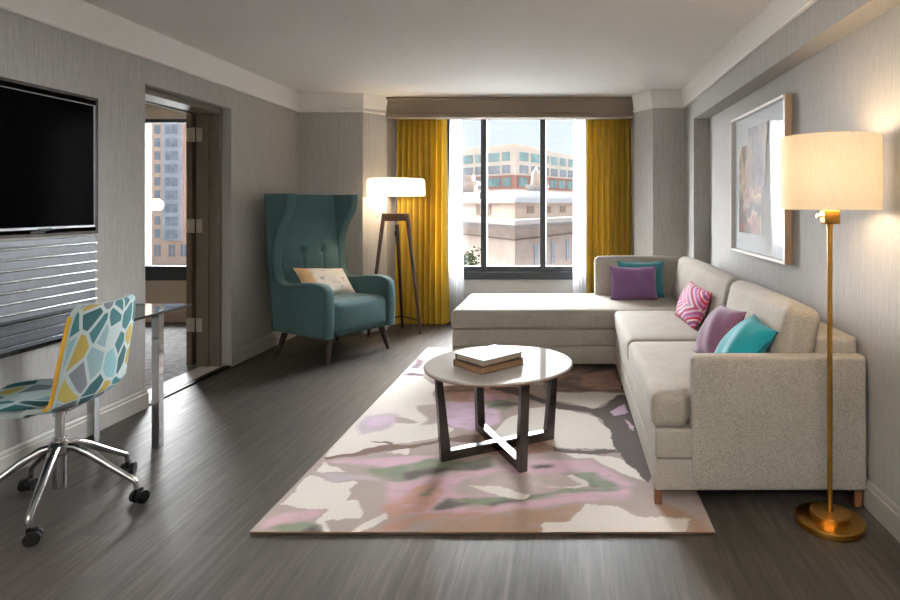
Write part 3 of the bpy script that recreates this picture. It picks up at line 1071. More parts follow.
def pillow(label, mat, wd, ht, th, mtx, group, welt=None, name='throw_pillow'):
    o = pillow_mb(wd, ht, th).obj(name, mat, smooth=True, angle=80)
    o.matrix_world = mtx
    tag(o, label, 'pillow', group)
    # a seam cord along the edge
    pts = []
    for k in range(60):
        a = k / 60 * 4
        s = int(a); f = a - s
        u, v = [(f * 2 - 1, -1), (1, f * 2 - 1), (1 - f * 2, 1), (-1, 1 - f * 2)][s]
        x = wd / 2 * u * (1 - .10 * (1 - v * v) * abs(u) ** 3 * .6)
        y = ht / 2 * v * (1 - .10 * (1 - u * u) * abs(v) ** 3 * .8)
        pts.append((x, y, 0))
    c = MB().tube(pts, .0035, 6, closed=True).obj('seam', welt or mat, o, True, world=False)
    return o


def basis(origin, xdir, ydir):
    x = Vector(xdir).normalized()
    y = Vector(ydir); y = (y - x * y.dot(x)).normalized()
    z = x.cross(y)
    m = Matrix.Identity(4)
    for i, c in enumerate((x, y, z)):
        for r in range(3): m[r][i] = c[r]
    m.translation = Vector(origin)
    return m


G = 'throw pillows on the sectional sofa'
pillow('purple pillow standing in front of a dark teal one on the chaise corner', 'purple', .40, .29, .13,
       basis((.575, 5.065, .635), (1, .05, 0), (0, .28, 1)), G)
pillow('dark teal satin pillow half hidden behind the purple one in the sofa corner', 'tealpillow', .40, .315, .12,
       basis((.655, 5.215, .652), (1, -.02, 0), (0, .2, 1)), G)
pillow('pink and red chevron striped lumbar pillow against the long back cushion', 'chevron', .50, .265, .13,
       basis((.865, 4.09, .620), (.06, -1, -.02), (.42, .05, .90)), G)
pillow('mauve plum pillow leaning beside the turquoise one behind the sofa arm', 'plum', .31, .30, .14,
       basis((.797, 3.12, .632), (.16, -1, .04), (.50, .05, .82)), G)
pillow('turquoise velvet pillow resting against the sofa arm at the near end', 'aqua', .30, .31, .14,
       basis((.840, 2.845, .628), (.03, -1, -.08), (.68, .03, .73)), G)

# ================================================================== COFFEE TABLE
ct = thing('coffee_table', 'round coffee table with glossy white stone top and dark crossed base', 'table', (-.350, 3.165, .012), R(28))
Rt = .388
MB().lathe([(0, .457), (Rt - .006, .457), (Rt, .452), (Rt, .449), (0, .449)], 96).obj('tabletop', 'marble', ct, True, world=False, angle=30)
MB().lathe([(0, .4485), (Rt - .001, .4485), (Rt - .004, .441), (Rt - .05, .430), (0, .430)], 96).obj('top_edge', 'rosewood', ct, True, world=False, angle=30)
hw = .021
for k in range(2):
    r = Matrix.Rotation(k * PI / 2, 4, 'Z')
    MB().box(-.29, .29, -hw, hw, 0, .048 - .0005 * k, .002, 1, mat=r).obj('cross_bar', 'ebony', ct, world=False)
for k in range(4):
    r = Matrix.Rotation(k * PI / 2, 4, 'Z')
    MB().prism([(.262, 0), (.315, 0), (.342, .430), (.312, .430)], -hw - .001, hw + .001, 'y', .002, 1, mat=r).obj('leg', 'ebony', ct, world=False)

# books
bk = Matrix.Translation((-.395, 3.11, .469)) @ Matrix.Rotation(R(-44), 4, 'Z')


def book(name, label, wd, ln, th, mtx, cover, spine, group, letters=False):
    o = thing(name, label, 'book', mtx.translation, 0, group)
    o.rotation_euler = mtx.to_euler()
    MB().box(-wd / 2 + .004, wd / 2 - .006, -ln / 2 + .006, ln / 2 - .006, .003, th - .003).obj('pages', 'pages' if letters else 'pages_brown', o, world=False)
    MB().box(-wd / 2, wd / 2, -ln / 2, ln / 2, th - .0035, th, .001, 1).obj('front_cover', cover, o, world=False)
    MB().box(-wd / 2, wd / 2, -ln / 2, ln / 2, 0, .0035, .001, 1).obj('back_cover', spine, o, world=False)
    MB().box(-wd / 2 - .002, -wd / 2 + .004, -ln / 2, ln / 2, 0, th - .0005, .0015, 1).obj('spine', spine, o, world=False)
    if letters:
        m = MB()
        rnd = random.Random(3)
        y = -ln / 2 + .045
        while y < ln / 2 - .03:
            wl = rnd.uniform(.008, .02)
            m.box(-wd / 2 - .0028, -wd / 2 - .0015, y, y + wl, th * .34, th * .66)
            y += wl + .006
        m.obj('spine_lettering', 'lettering', o, world=False)
    return o


book('book', 'brown cloth bound book lying under the pale one on the coffee table', .240, .280, .034,
     bk @ Matrix.Rotation(R(-2), 4, 'Z'), 'cover_brown', 'cover_brown', 'books on the coffee table')
book('book', 'pale covered book with black spine on top of the brown book', .228, .265, .032,
     bk @ Matrix.Translation((-.001, .002, .0344)) @ Matrix.Rotation(R(1), 4, 'Z'), 'cover_white', 'cover_black', 'books on the coffee table', True)

# ================================================================== WING ARMCHAIR
ac = thing('wing_armchair', 'high-backed teal wing armchair with tapered dark legs near the tripod lamp', 'armchair', (-2.045, 5.30, 0), R(-30))
front = [(.365, .215), (.375, .40), (.372, .55), (.355, .612), (.31, .645), (.22, .660), (.08, .655), (-.05, .640), (-.14, .628), (-.20, .628),
         (-.255, .65), (-.285, .70), (-.300, .78), (-.302, .88), (-.290, .97), (-.262, 1.06), (-.215, 1.14), (-.165, 1.20), (-.130, 1.26),
         (-.118, 1.32), (-.118, 1.395)]
rear = [(-.455, 1.395), (-.44, 1.20), (-.41, .90), (-.375, .55), (-.335, .215)]


def smooth_poly(p, it=1, keep=()):
    for _ in range(it):
        q = []
        for a, b_ in zip(p, p[1:]):
            q += [(a[0] * .75 + b_[0] * .25, a[1] * .75 + b_[1] * .25), (a[0] * .25 + b_[0] * .75, a[1] * .25 + b_[1] * .75)]
        p = [p[0]] + q + [p[-1]]
    return p


prof = smooth_poly(front, 1) + rear
for sg in (-1, 1):
    a, b_ = sorted((sg * .290, sg * .372))
    pn = MB().prism(prof, a, b_, 'y', .016, 3).obj('side_panel', 'teal', ac, True, world=False, angle=40)
    # welt cord set in from the edge of the outer face
    q = []
    n = len(prof)
    pv = [Vector(p) for p in prof]
    for i in range(n):
        d0 = (pv[i] - pv[i - 1]).normalized(); d1 = (pv[(i + 1) % n] - pv[i]).normalized()
        m = Vector((-d0.y, d0.x)) + Vector((-d1.y, d1.x))
        m = m.normalized()
        q.append(pv[i] + m * .030)
    MB().tube([(p.x, sg * .3725, p.y) for p in q], .0042, 6, closed=True).obj('piping', 'tealpipe', pn, True, world=False)


def back_fn(u, v):
    y = -.292 + .584 * u
    z = .38 + 1.012 * v
    x = -.255 - .105 * (z - .40) + .012
    yy = (y / .292)
    x += .035 * (1 - yy * yy) * (1 - max(0, (v - .55)) * 1.6) - .012
    for by in (-.105, .105):
        d2 = ((y - by) / .035) ** 2 + ((z - .885) / .035) ** 2
        x -= .026 * math.exp(-d2)
        if z < .885: x -= .012 * math.exp(-((y - by) / .012) ** 2) * min(1, (.885 - z) / .05)
    return (x, y, z)


m = MB()
m.grid(back_fn, 60, 64)
m.obj('backrest', 'teal', ac, True, world=False, angle=80)
m = MB().prism([(-.455 + .004, 1.392), (-.334, .22), (-.26, .22), (-.26, .40), (-.36, 1.392)], -.290, .290, 'y', .004, 1)
m.obj('back_shell', 'teal', ac, True, world=False)
for by in (-.105, .105):
    x = -.255 - .105 * .485 + .028 - .022
    MB().lathe([(0, .008), (.008, .006), (.012, 0), (.010, -.006)], 16,
               mat=Matrix.Translation((x, by, .885)) @ Matrix.Rotation(R(84), 4, 'Y')).obj('button', 'tealpipe', ac, True, world=False)


def seatfn(wv, S):
    return wv


MB().rbox(.625, .568, .270, .055, at(.055, 0, .352, 0, R(-2)), 8, 5, (.012, 0, .022)).obj('seat', 'teal', ac, True, world=False, angle=70)
MB().box(-.34, .345, -.30, .30, .218, .26).obj('seat_frame', 'tealpipe', ac, world=False)
for sx, sy in ((1, 1), (1, -1), (-1, 1), (-1, -1)):
    tx, ty = (.285, .27) if sx > 0 else (-.27, .27)
    bx, by = (.325, .325) if sx > 0 else (-.345, .315)
    MB().cyl((bx, sy * by, 0), (tx, sy * ty, .235), .016, .030, 16).obj('leg', 'darkwood', ac, True, world=False)

acm = Matrix.Translation((-2.045, 5.30, 0)) @ Matrix.Rotation(R(-30), 4, 'Z')
pillow('white printed lumbar cushion with tan end lying on the teal armchair', 'scribble', .560, .30, .12,
       acm @ basis((-.060, -.035, .620), (-.10, 1, -.10), (-.62, -.20, .76)), None, name='lumbar_cushion')

# ================================================================== TRIPOD FLOOR LAMP
tl = thing('tripod_floor_lamp', 'tripod floor lamp with dark wooden legs and lit white drum shade', 'lamp', (-1.715, 6.08, 0))
MB().lathe([(.270, 1.388), (.284, 1.390), (.286, 1.40), (.284, 1.535), (.276, 1.556), (.262, 1.564), (.03, 1.566)], 64).obj('lamp_shade', 'shade_white', tl, True, world=False, angle=80)
MB().cyl((0, 0, 1.09), (0, 0, 1.45), .010, n=16).cyl((0, 0, 1.45), (0, 0, 1.50), .018, n=16).obj('pole', 'chrome2', tl, True, world=False)
MB().prism([(-.118, 1.135), (-.128, 1.212), (.128, 1.212), (.118, 1.135)], -.040, -.012, 'y', .004).obj('bracket', 'walnut', tl, world=False)


def bar(p0, p1, w0, w1, d0, d1):
    """tapered rectangular leg between two points"""
    m = MB()
    t = bmesh.new()
    vs = []
    for p, a, b_ in ((p0, w0, d0), (p1, w1, d1)):
        for sx, sy in ((-1, -1), (1, -1), (1, 1), (-1, 1)):
            vs.append(t.verts.new((p[0] + sx * a / 2, p[1] + sy * b_ / 2, p[2])))
    t.faces.new(vs[0:4][::-1]); t.faces.new(vs[4:8])
    for i in range(4):
        t.faces.new([vs[i], vs[(i + 1) % 4], vs[4 + (i + 1) % 4], vs[4 + i]])
    bmesh.ops.bevel(t, geom=list(t.edges), offset=.003, segments=2, profile=.5, affect='EDGES')
    return m.add(t)


bar((.262, -.060, 0), (.117, -.028, 1.213), .024, .034, .028, .034).obj('leg', 'walnut', tl, world=False)
bar((-.225, -.180, 0), (-.117, -.028, 1.213), .024, .034, .028, .034).obj('leg', 'walnut', tl, world=False)
bar((.000, .235, 0), (.005, .012, 1.10), .024, .034, .028, .034).obj('leg', 'walnut', tl, world=False)
MB().tube([(.245, -.055, .135), (.0, .20, .135)], .007).tube([(-.21, -.155, .135), (.0, .20, .135)], .007).obj('stretcher', 'black', tl, True, world=False)
MB().cyl((0, -.004, .93), (0, -.004, 1.09), .006).box(-.012, .012, -.02, .01, .985, 1.035, .003).obj('switch', 'black', tl, True, world=False)
MB().tube([(0, .0, .93), (.01, .10, .5), (.0, .22, .03)], .003, 6).obj('cord', 'black', tl, True, world=False)

# ================================================================== BRASS FLOOR LAMP
bl = thing('floor_lamp', 'brass floor lamp with lit cream drum shade standing by the sofa arm', 'lamp', (1.075, 2.44, 0))
MB().lathe([(0, 0), (.130, 0), (.134, .004), (.134, .024), (.130, .028), (.078, .030), (.078, .050), (.074, .054), (.014, .056), (.011, .075), (0, .075)], 72).obj('base', 'brass', bl, True, world=False, angle=30)
MB().cyl((0, 0, .05), (0, 0, 1.24), .0105, n=20).obj('pole', 'brass', bl, True, world=False)
MB().box(-.030, .030, -.030, .030, 1.222, 1.278, .006, 3).cyl((0, 0, 1.205), (0, 0, 1.226), .013).cyl((0, 0, 1.27), (0, 0, 1.40), .012).obj('socket', 'brass', bl, True, world=False)
MB().cyl((-.03, -.004, 1.252), (-.052, -.008, 1.252), .005).lathe([(0, -.006), (.010, -.004), (.010, .004), (0, .006)], 12, mat=at(-.052, -.008, 1.252, 0, R(90))).obj('switch_knob', 'chrome2', bl, True, world=False)
rs = .1905
MB().lathe([(rs - .002, 1.281), (rs, 1.281), (rs, 1.575), (rs - .002, 1.575)], 72).obj('lamp_shade', 'shade_drum', bl, True, world=False, angle=60)
MB().cyl((0, 0, 1.40), (0, 0, 1.588), .004).lathe([(0, 1.602), (.010, 1.597), (.008, 1.587), (.004, 1.583)], 16).cyl((-rs, 0, 1.57), (rs, 0, 1.57), .002, n=6).cyl((0, -rs, 1.57), (0, rs, 1.57), .002, n=6).obj('finial', 'brass', bl, True, world=False)

# ================================================================== PICTURE
PX = 1.252
pic = thing('framed_picture', 'large white framed collage print hanging on the right wall', 'picture', (1.298, 3.99, .955))
py0, py1, pz0, pz1 = 3.432, 4.548, .958, 1.936
fw = .018
m = MB()
m.box(PX, 1.298, py0 + .0, py1, pz0, pz0 + fw, .001, 1).box(PX, 1.298, py0, py1, pz1 - fw, pz1, .001, 1)
m.box(PX, 1.298, py1 - fw, py1, pz0, pz1, .001, 1).box(PX, PX + .006, py0, py0 + fw, pz0, pz1, .001, 1)
m.obj('frame', 'artframe', pic)
MB().box(PX + .004, 1.298, py0 - .001, py0 + fw - .001, pz0 + .001, pz1 - .001, .001, 1).obj('frame_side', 'artside', pic)
MB().box(PX + .032, 1.294, py0 + fw, py1 - fw, pz0 + fw, pz1 - fw).obj('mount_board', 'mat', pic)


def art(name, poly, lay, mat):
    x = PX + .0310 - lay * .0012
    MB().prism(poly, x, x + .001, 'x').obj(name, mat, pic)


# pieces of the collage: (y, z) runs from the far end of the frame (larger y) to the near end
artA = photo_mat('dark gilded curtain print', [(.3, '#14110f'), (.45, '#3a3128'), (.58, '#7a6a50'), (.7, '#1c1814')], (8, 9, 2.2))
artB = photo_mat('gilded hall print', [(.3, '#2a1a12'), (.42, '#6e5538'), (.55, '#b39a6c'), (.66, '#6a3a38'), (.78, '#a08c66')], (8, 12, 5), 3)
artC = photo_mat('red staircase print', [(.3, '#3c1a18'), (.43, '#8a4a3a'), (.56, '#b8a48e'), (.7, '#2a201a')], (8, 13, 7), 4)
art('print', [(4.43, 1.10), (3.93, 1.10), (3.93, 1.72), (4.43, 1.72)], 0, artB)
art('print', [(4.43, 1.10), (4.02, 1.10), (4.02, 1.30), (4.25, 1.34), (4.43, 1.26)], 1, artC)
art('print', [(4.20, 1.42), (3.86, 1.42), (3.80, 1.83), (4.20, 1.83)], 2, artA)
MB().prism([(PX + .005, py1 - fw + .002), (PX + .007, py1 - fw + .002), (PX + .024, py0 + fw - .002), (PX + .022, py0 + fw - .002)],
           pz0 + fw - .002, pz1 - fw + .002, 'z').obj('glazing', glass('picture glass', (1, 1, 1, 1), .0, .26), pic)

# ================================================================== TELEVISION AND WALL PANEL
t = MB()
t.box(-2.84, -2.685, 3.431, 3.449, 1.137, 1.910, .001, 1).box(-2.84, -2.685, 2.0, 3.449, 1.137, 1.152, .001, 1)
t.box(-2.84, -2.685, 2.0, 3.449, 1.893, 1.910, .001, 1).box(-2.84, -2.832, 2.0, 3.449, 1.137, 1.910)
struct('trim_3', t, 'darkwood')
tv = thing('television', 'black flat screen television set into a dark wood wall niche', 'television', (-2.70, 2.75, 1.172))
MB().box(-2.80, -2.700, 2.06, 3.432, 1.172, 1.868, .006).obj('housing', 'black', tv)
f = MB()
f.box(-2.701, -2.688, 2.06, 3.432, 1.172, 1.186, .002).box(-2.701, -2.690, 2.06, 3.432, 1.863, 1.868, .002)
f.box(-2.701, -2.688, 3.423, 3.432, 1.172, 1.868, .002).box(-2.701, -2.688, 2.06, 2.069, 1.172, 1.868, .002)
f.obj('bezel', 'bezel', tv)
MB().box(-2.700, -2.6925, 2.068, 3.424, 1.185, 1.864).obj('screen', 'screen', tv)
for y0, y1 in ((3.05, 3.14), (2.2, 2.3)):
    MB().box(-2.80, -2.72, y0, y1, 1.150, 1.174, .002).obj('bracket', 'black', tv)
MB().box(-2.689, -2.685, 3.06, 3.14, 1.166, 1.178, .001).obj('sensor', 'black', tv)

wp = thing('wall_panel', 'grey metal louvred panel on the wall below the television', 'panel', (-2.69, 2.7, .58))
MB().box(-2.69, -2.672, 2.0, 3.410, .586, 1.124, .001, 1).obj('backing', 'slatback', wp)
MB().box(-2.69, -2.668, 2.0, 3.412, .572, .586).obj('bottom_rail', 'black', wp)
z = .612
while z < 1.12:
    MB().prism([(-2.673 + .011 * math.sin(PI * q / 10), z - .0085 * math.cos(PI * q / 10)) for q in range(11)], 2.0, 3.41, 'y').obj('slat', 'slat', wp, True, angle=60)
    z += .0525

# ================================================================== DESK
dk = thing('desk', 'glass topped desk with square chrome legs against the left wall', 'desk', (-2.4, 2.7, 0))
MB().box(-2.655, -2.10, 1.95, 3.37, .733, .745, .002).obj('desk_top', 'deskglass', dk)
MB().box(-2.1005, -2.0985, 1.95, 3.37, .733, .7445).box(-2.655, -2.0985, 3.3695, 3.3715, .733, .7445).box(-2.657, -2.645, 1.95, 3.37, .715, .7445).obj('top_edge', 'deskedge', dk)
for lx, ly in ((-2.185, 3.215), (-2.53, 3.215), (-2.185, 2.05), (-2.53, 2.05)):
    MB().box(lx - .02, lx + .02, ly - .02, ly + .02, 0, .733, .002).obj('leg', 'chrome', dk)

# ================================================================== DESK CHAIR
ch = thing('desk_chair', 'swivel desk chair in teal and mustard polygon print on a chrome five-star base', 'chair', (-2.175, 2.58, 0), R(187))


def shell_path(t):
    """side profile: seat front (t=0) to top of the back (t=1)"""
    pts = [(.33, .455), (.20, .462), (.05, .458), (-.06, .456), (-.115, .462), (-.145, .487), (-.158, .53), (-.178, .66), (-.198, .78), (-.215, .885)]
    k = t * (len(pts) - 1)
    i = min(int(k), len(pts) - 2); f = k - i
    p = [pts[max(0, min(len(pts) - 1, j))] for j in (i - 1, i, i + 1, i + 2)]
    out = []
    for c in (0, 1):
        a, b_, c_, d = (q[c] for q in p)
        out.append(.5 * (2 * b_ + (c_ - a) * f + (2 * a - 5 * b_ + 4 * c_ - d) * f * f + (3 * b_ - a - 3 * c_ + d) * f ** 3))
    return out


def shell(off, edge=False):
    def fn(u, v):
        x, z = shell_path(u)
        x2, z2 = shell_path(min(1, u + .01)); x1, z1 = shell_path(max(0, u - .01))
        d = Vector((x2 - x1, z2 - z1)).normalized()
        nx, nz = d.y, -d.x                  # towards the sitter: up on the seat, forward on the back
        if nz < 0 and u < .3: pass
        q = v * 2 - 1
        hw_ = .235 - .025 * max(0, (u - .55) / .45)
        r = 0
        e = min(u, 1 - u) * 9.5
        if e < 1: r = .05 * (1 - math.sqrt(max(0, 1 - (1 - e) ** 2)))
        y = q * (hw_ - r)
        lift = .030 * q * q * (1 if .3 < u else .6)
        return (x + nx * (off + lift), y, z + nz * (off + lift)) if False else (x - nx * 0 + (-nx) * (off + lift) * -1, y, z + (-nz) * (off + lift) * -1)
    return fn


def shell_mesh():
    m = MB()
    nu, nv = 60, 20
    m.grid(shell(.011), nu, nv)
    k = len(m.bm.faces)
    m.grid(shell(-.011), nu, nv)
    m.bm.faces.ensure_lookup_table()
    uvl = m.bm.loops.layers.uv.verify()
    for f_ in m.bm.faces:
        for lp in f_.loops:
            a, b_ = lp[uvl].uv
            lp[uvl].uv = (a * .95 + .3, b_ * .47 + .11)
    return m


sm = shell_mesh()
# close the rim between the two skins
fa, fb = shell(.011), shell(-.011)
rim = [(i / 60, 0) for i in range(60)] + [(1, j / 20) for j in range(20)] + [(1 - i / 60, 1) for i in range(60)] + [(0, 1 - j / 20) for j in range(20)]
for i in range(len(rim)):
    a, b_ = rim[i], rim[(i + 1) % len(rim)]
    vs = [sm.bm.verts.new(p) for p in (fa(*a), fa(*b_), fb(*b_), fb(*a))]
    sm.bm.faces.new(vs)
bmesh.ops.remove_doubles(sm.bm, verts=sm.bm.verts, dist=.0003)
bmesh.ops.recalc_face_normals(sm.bm, faces=sm.bm.faces)
shell_o = sm.obj('seat_shell', 'mosaic', ch, True, world=False, angle=50)
fm = shell(0)
for v_ in (0, 1):
    MB().tube([Vector(fm(u_ / 60, v_)) + Vector((.006, 0, 0)) for u_ in range(26, 58)], .008, 8).obj('piping', 'piping', ch, True, world=False)
MB().cyl((0, 0, .085), (0, 0, .30), .025, n=24).cyl((0, 0, .28), (0, 0, .44), .017, n=24).cyl((0, 0, .395), (0, 0, .432), .024, n=24).box(-.08, .10, -.07, .07, .430, .448, .004).obj('gas_column', 'chrome2', ch, True, world=False)
MB().lathe([(0, .225), (.03, .225), (.042, .24), (.042, .272), (.030, .285), (0, .285)], 32).obj('hub', 'chrome2', ch, True, world=False)
for k in range(5):
    a = R(5 - 187) + k * 2 * PI / 5
    ca, sa = math.cos(a), math.sin(a)
    pts = [(r * ca, r * sa, z) for r, z in ((.02, .262), (.06, .258), (.12, .226), (.22, .158), (.285, .115), (.302, .104), (.310, .092), (.311, .066))]
    MB().tube(pts, [.017, .017, .0165, .014, .012, .0115, .011, .010], 14).obj('base_arm', 'chrome2', ch, True, world=False)
    cx, cy = .311 * ca, .311 * sa
    b2 = a + [1.2, .5, 2.2, -.6, 1.7][k]
    ux, uy = math.cos(b2), math.sin(b2)
    ox, oy = cx + ux * .014, cy + uy * .014
    c = MB().cyl((cx, cy, .035), (cx, cy, .072), .009, n=12).box(-.012, .016, -.006, .006, .034, .062, .003, mat=at(ox, oy, 0, rz=b2)).obj('caster', 'black', ch, True, world=False)
    for s2 in (-1, 1):
        vx, vy = -uy * s2, ux * s2
        MB().cyl((ox + vx * .009, oy + vy * .009, .027), (ox + vx * .027, oy + vy * .027, .027), .027, n=28).cyl(
            (ox + vx * .026, oy + vy * .026, .027), (ox + vx * .0285, oy + vy * .0285, .027), .016, n=20).obj('wheel', 'black', c, True, world=False)

# ================================================================== OUTSIDE
struct('street', MB().box(-160, 90, 8, 220, -14.2, -14), 'street')
struct('bounce_roof', MB().box(-9, 7, 7.0, 14.0, -.6, -.35), 'bounce')  # unseen pale slab, added to bounce daylight up to the ceiling


def offset_poly(poly, d):
    out = []
    n = len(poly)
    for i in range(n):
        a, b_, c_ = Vector(poly[i - 1]), Vector(poly[i]), Vector(poly[(i + 1) % n])
        d0, d1 = (b_ - a).normalized(), (c_ - b_).normalized()
        n0, n1 = Vector((d0.y, -d0.x)), Vector((d1.y, -d1.x))
        m = (n0 + n1); m = m / max(m.dot(n0), .2)
        out.append((b_.x + m.x * d, b_.y + m.y * d))
    return out


def facade_box(m, p0, p1, s0, s1, z0, z1, out, inn):
    """a box along the facade from p0 to p1 between distances s0 and s1"""
    a = Vector(p0); d = (Vector(p1) - a).normalized(); nrm = Vector((d.y, -d.x))
    q = [a + d * s0 + nrm * out, a + d * s1 + nrm * out, a + d * s1 - nrm * inn, a + d * s0 - nrm * inn]
    m.prism([(p.x, p.y) for p in q], z0, z1, 'z')
    return m


# old limestone building across the street; footprint runs left end, corner, right end (counter-clockwise)
LP, CP, RP = (-13.5, 52.6), (-2.95, 35.0), (4.6, 53.2)
foot = [LP, CP, RP, (-2, 62)]
sb = thing('stone_building', 'low pink limestone building with a heavy cornice, nearest outside the window', 'building', (-2.95, 40, -14))
MB().prism(foot, -14, .05).obj('wall', 'stone', sb)
MB().prism(offset_poly(foot, -.3), .0, 1.42).obj('parapet_wall', 'stone', sb)
c = MB()
c.prism(offset_poly(foot, .75), .14, .45).prism(offset_poly(foot, .55), -.05, .14)
c.obj('cornice', 'stonelight', sb)
MB().prism(offset_poly(foot, .3), -.36, -.05).obj('frieze', 'stone', sb)
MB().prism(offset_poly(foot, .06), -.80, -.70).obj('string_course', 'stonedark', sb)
MB().prism(offset_poly(foot, -.1), 1.42, 1.70).obj('coping', 'roofwhite', sb)
MB().prism(offset_poly(foot, -1.8), 1.6, 2.25).obj('roof', 'roofwhite', sb)
for s in (2.6, 5.2, 7.8, 10.4):
    f = facade_box(MB(), CP, RP, s, s + .55, -2.6, -1.15, .03, .1).obj('window', 'dark_glass', sb)
for s in (2.2, 4.8, 7.4, 10.0):
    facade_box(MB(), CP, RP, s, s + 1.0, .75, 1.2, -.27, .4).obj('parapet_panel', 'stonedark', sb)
for k in range(7):
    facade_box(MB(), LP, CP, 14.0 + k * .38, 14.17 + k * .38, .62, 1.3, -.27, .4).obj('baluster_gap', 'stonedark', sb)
c = MB()
c.box(-9.6, -7.3, 48, 50, 1.5, 2.9).box(-9.8, -7.1, 47.8, 50.2, 2.9, 3.2).box(-9.4, -7.5, 48.2, 49.8, 3.2, 3.7)
c.obj('roof_turret', 'stone', sb)
c = MB()
c.box(-2.9, -1.4, 45, 46.5, 1.5, 2.6).box(-3.0, -1.3, 44.9, 46.6, 2.6, 2.8)
c.obj('chimney', 'stonelight', sb)
MB().lathe([(.42, 2.8), (.36, 3.0), (.36, 3.5), (.30, 3.75), (.12, 3.95), (0, 4.2)], 20, mat=Matrix.Translation((-2.25, 45.7, 0))).obj('lantern', 'stone', sb, True)

# office block behind it
LP2, CP2, RP2 = (-32.0, 122.5), (-8.4, 100.0), (9.5, 135.0)
ob = thing('office_building', 'cream and rose office block with rows of green windows, behind the limestone building', 'building', (-8.4, 110, -14))
foot2 = [LP2, CP2, RP2, (-12, 160)]
MB().prism(foot2, -14, 6.3).obj('brick_wall', 'redbrick', ob)
MB().prism(offset_poly(foot2, .25), 6.3, 11.1).obj('upper_wall', 'precast', ob)
MB().prism(offset_poly(foot2, .12), 3.6, 3.95).obj('brick_band', 'precast', ob)
c = MB()
c.prism(offset_poly(foot2, -9), 11.1, 12.2)
c.obj('penthouse', 'precast', ob)
c = MB()
c.prism([(LP2[0] + 10.0, LP2[1] - 9.5), CP2, (CP2[0] + 3.4, CP2[1] + 6.6), (-10, 118)], 11.1, 11.5)
c.obj('parapet', 'precast', ob)
for r_, (z0, z1, mt) in enumerate(((8.7, 10.2, 'teal_glass'), (6.6, 8.0, 'dark_glass'), (4.4, 5.9, 'teal_glass'), (2.0, 3.5, 'teal_glass'))):
    s = 1.0
    L1 = (Vector(LP2) - Vector(CP2)).length
    for k in range(7):
        wd = (2.0, 3.7, 2.2, 2.6, 2.2, 2.6, 2.6)[k]
        facade_box(MB(), LP2, CP2, L1 - s - wd, L1 - s, z0, z1, .32 if z0 > 6 else .08, .3).obj('window', mt, ob)
        s += wd + .75
    s = 1.0
    for k in range(10):
        wd = 2.9 if k < 2 else 2.5
        facade_box(MB(), CP2, RP2, s, s + wd, z0, z1, .32 if z0 > 6 else .08, .3).obj('window', mt, ob)
        s += wd + .95

# apartment tower seen from the next room
tw = thing('apartment_tower', 'tan brick apartment tower with blue grey glazed bays, seen through the doorway', 'building', (-95, 140, -14))
MB().box(-112, -82, 140, 158, -14, 52).obj('wall', 'tanbrick', tw)
MB().box(-93.3, -89.0, 138.8, 141, -7.0, 52).obj('bay', 'bluebay', tw)
for k in range(12):
    z0 = -7.4 + k * 3.03
    if z0 > 26: break
    MB().box(-95.9, -94.6, 139.94, 140.2, z0 + 1.0, z0 + 3.0).obj('window', 'tower_glass', tw)
    MB().box(-98.6, -97.4, 139.94, 140.2, z0 + 1.0, z0 + 3.0).obj('window', 'tower_glass', tw)
    MB().box(-92.6, -91.4, 138.74, 139.0, z0 + .8, z0 + 2.9).obj('window', 'tower_glass', tw)
    MB().box(-91.2, -89.7, 138.74, 139.0, z0 + .8, z0 + 2.9).obj('window', 'tower_glass', tw)
for x in (-95.9, -92.6, -89.8):
    for z0 in (-10.8,):
        MB().box(x, x + .65, 139.94, 140.2, z0, z0 + 2.8).obj('window', 'tower_glass', tw)
        MB().box(x + .85, x + 1.5, 139.94, 140.2, z0, z0 + 2.8).obj('window', 'tower_glass', tw)

# street tree
tr = thing('street_tree', 'green leafy street tree low at the left of the window view', 'tree', (-3.55, 22, -14))
MB().tube([(-3.55, 22, -14), (-3.6, 22, -6), (-3.5, 22, -3), (-3.6, 22, -1.2)], [.16, .13, .09, .03], 8).obj('trunk', 'bark', tr, True)
lv = MB()
rnd = random.Random(11)
for i in range(2600):
    while True:
        p = Vector((rnd.uniform(-1, 1), rnd.uniform(-1, 1), rnd.uniform(-1, 1)))
        if .45 < p.length < 1: break
    bump_ = 1 + .25 * math.sin(6 * p.x + 1) * math.sin(5 * p.z) + .15 * math.sin(9 * p.y)
    c0 = Vector((-3.78 + p.x * .85 * bump_, 22 + p.y * .85, -1.35 + p.z * 1.05 * bump_))
    s = rnd.uniform(.04, .085)
    a = Vector((rnd.uniform(-1, 1), rnd.uniform(-1, 1), rnd.uniform(-1, 1))).normalized()
    b_ = a.cross(Vector((rnd.uniform(-1, 1), rnd.uniform(-1, 1), rnd.uniform(-1, 1)))).normalized()
    lv.bm.faces.new([lv.bm.verts.new(c0 + q) for q in (a * s, b_ * s * .6, -a * s, -b_ * s * .6)])
lv.obj('crown', 'foliage', tr)

# ================================================================== LIGHT
W = bpy.data.worlds.new('overcast sky')
bpy.context.scene.world = W
W.use_nodes = True
nt = W.node_tree
bg = nt.nodes['Background']
tc = nt.nodes.new('ShaderNodeTexCoord')
sp = nt.nodes.new('ShaderNodeSeparateXYZ')
rp = nt.nodes.new('ShaderNodeValToRGB')
nt.links.new(tc.outputs['Generated'], sp.inputs[0])
nt.links.new(sp.outputs['Z'], rp.inputs['Fac'])
rp.color_ramp.elements[0].position = 0.0
rp.color_ramp.elements[0].color = lin('#dfe7ef')
rp.color_ramp.elements[1].position = .35
rp.color_ramp.elements[1].color = lin('#bdd2ea')
nt.links.new(rp.outputs['Color'], bg.inputs['Color'])
bg.inputs['Strength'].default_value = SKY


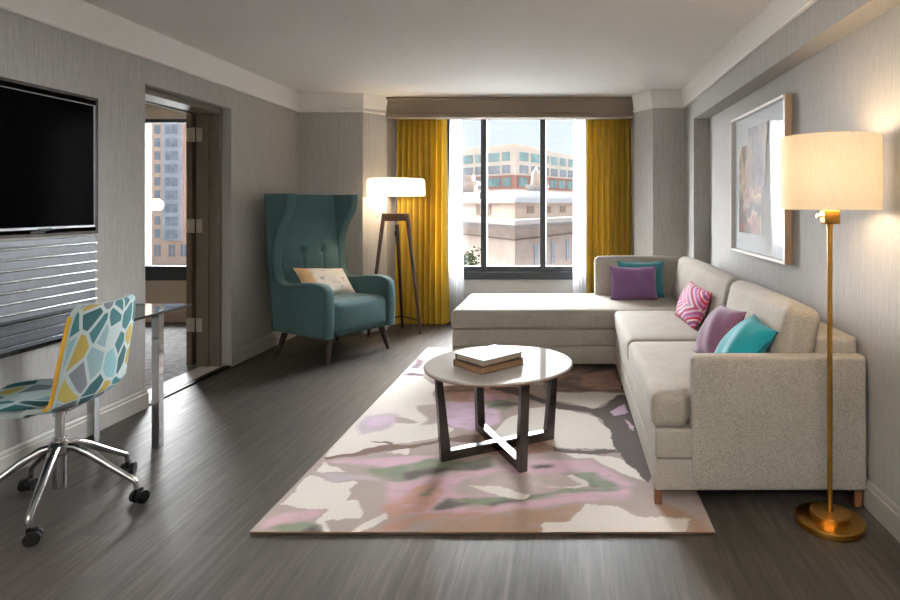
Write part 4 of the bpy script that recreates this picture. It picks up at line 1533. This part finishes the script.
def light(name, typ, loc, energy, color, rot=None, **kw):
    d = bpy.data.lights.new(name, typ)
    d.energy = energy
    d.color = color
    for k, v in kw.items(): setattr(d, k, v)
    o = bpy.data.objects.new(name, d)
    C.objects.link(o)
    o.location = loc
    if rot is not None: o.rotation_euler = rot
    return o


def aim(o, d):
    o.rotation_euler = Vector(d).to_track_quat('-Z', 'Y').to_euler()


s_ = light('hazy_sun', 'SUN', (0, 20, 20), SUN, (.965, .985, 1.0), angle=R(SANG))
aim(s_, (.20, -1, -.46))
for nm, x0, x1, z0, z1, y in (('window_portal', WX0, WX1, WZ0, WZ1, 6.97), ('window_portal', BX0, BX1, BZ0, BZ1, 6.92)):
    p = light(nm, 'AREA', ((x0 + x1) / 2, y, (z0 + z1) / 2), 1, (1, 1, 1), shape='RECTANGLE', size=x1 - x0, size_y=z1 - z0)
    aim(p, (0, -1, 0))
    p.data.cycles.is_portal = True
light('tripod_lamp_bulb', 'POINT', (-1.715, 6.08, 1.47), LAMP1, (1, .76, .50), shadow_soft_size=.05)
light('brass_lamp_bulb', 'POINT', (1.075, 2.44, 1.43), LAMP2, (1, .76, .50), shadow_soft_size=.09)
for lx in (-1.9, .75):  # added fill light, thrown up from the unseen uplighters
    light('fill_uplighter_light', 'AREA', (lx, -.95, 1.70), FILL, (1, .965, .925), rot=(PI, 0, 0), shape='DISK', size=.26)
light('bedroom_lamp_bulb', 'POINT', (-6.4, 4.0, 1.3), 12, (1, .75, .5), shadow_soft_size=.1)

# ================================================================== CAMERA
cam = bpy.data.cameras.new('camera')
cam.sensor_width = 36
cam.lens = 24
cam.shift_x = -(565.5 - 450) / 900
cam.shift_y = -(300 - 204.7) / 900
cam.clip_start = .02
cam.clip_end = 600
co = bpy.data.objects.new('camera', cam)
C.objects.link(co)
co.location = (0, 0, 1.3)
co.rotation_euler = (PI / 2, 0, 0)
bpy.context.scene.camera = co

sc = bpy.context.scene
sc.view_settings.view_transform = 'Standard'
sc.view_settings.look = 'None'
sc.view_settings.gamma = 1
sc.view_settings.use_curve_mapping = False
sc.view_settings.exposure = EXPO
sc.cycles.max_bounces = 10
sc.cycles.diffuse_bounces = 6
sc.cycles.glossy_bounces = 4
sc.cycles.transparent_max_bounces = 12
sc.cycles.caustics_reflective = False
sc.cycles.sample_clamp_indirect = 6
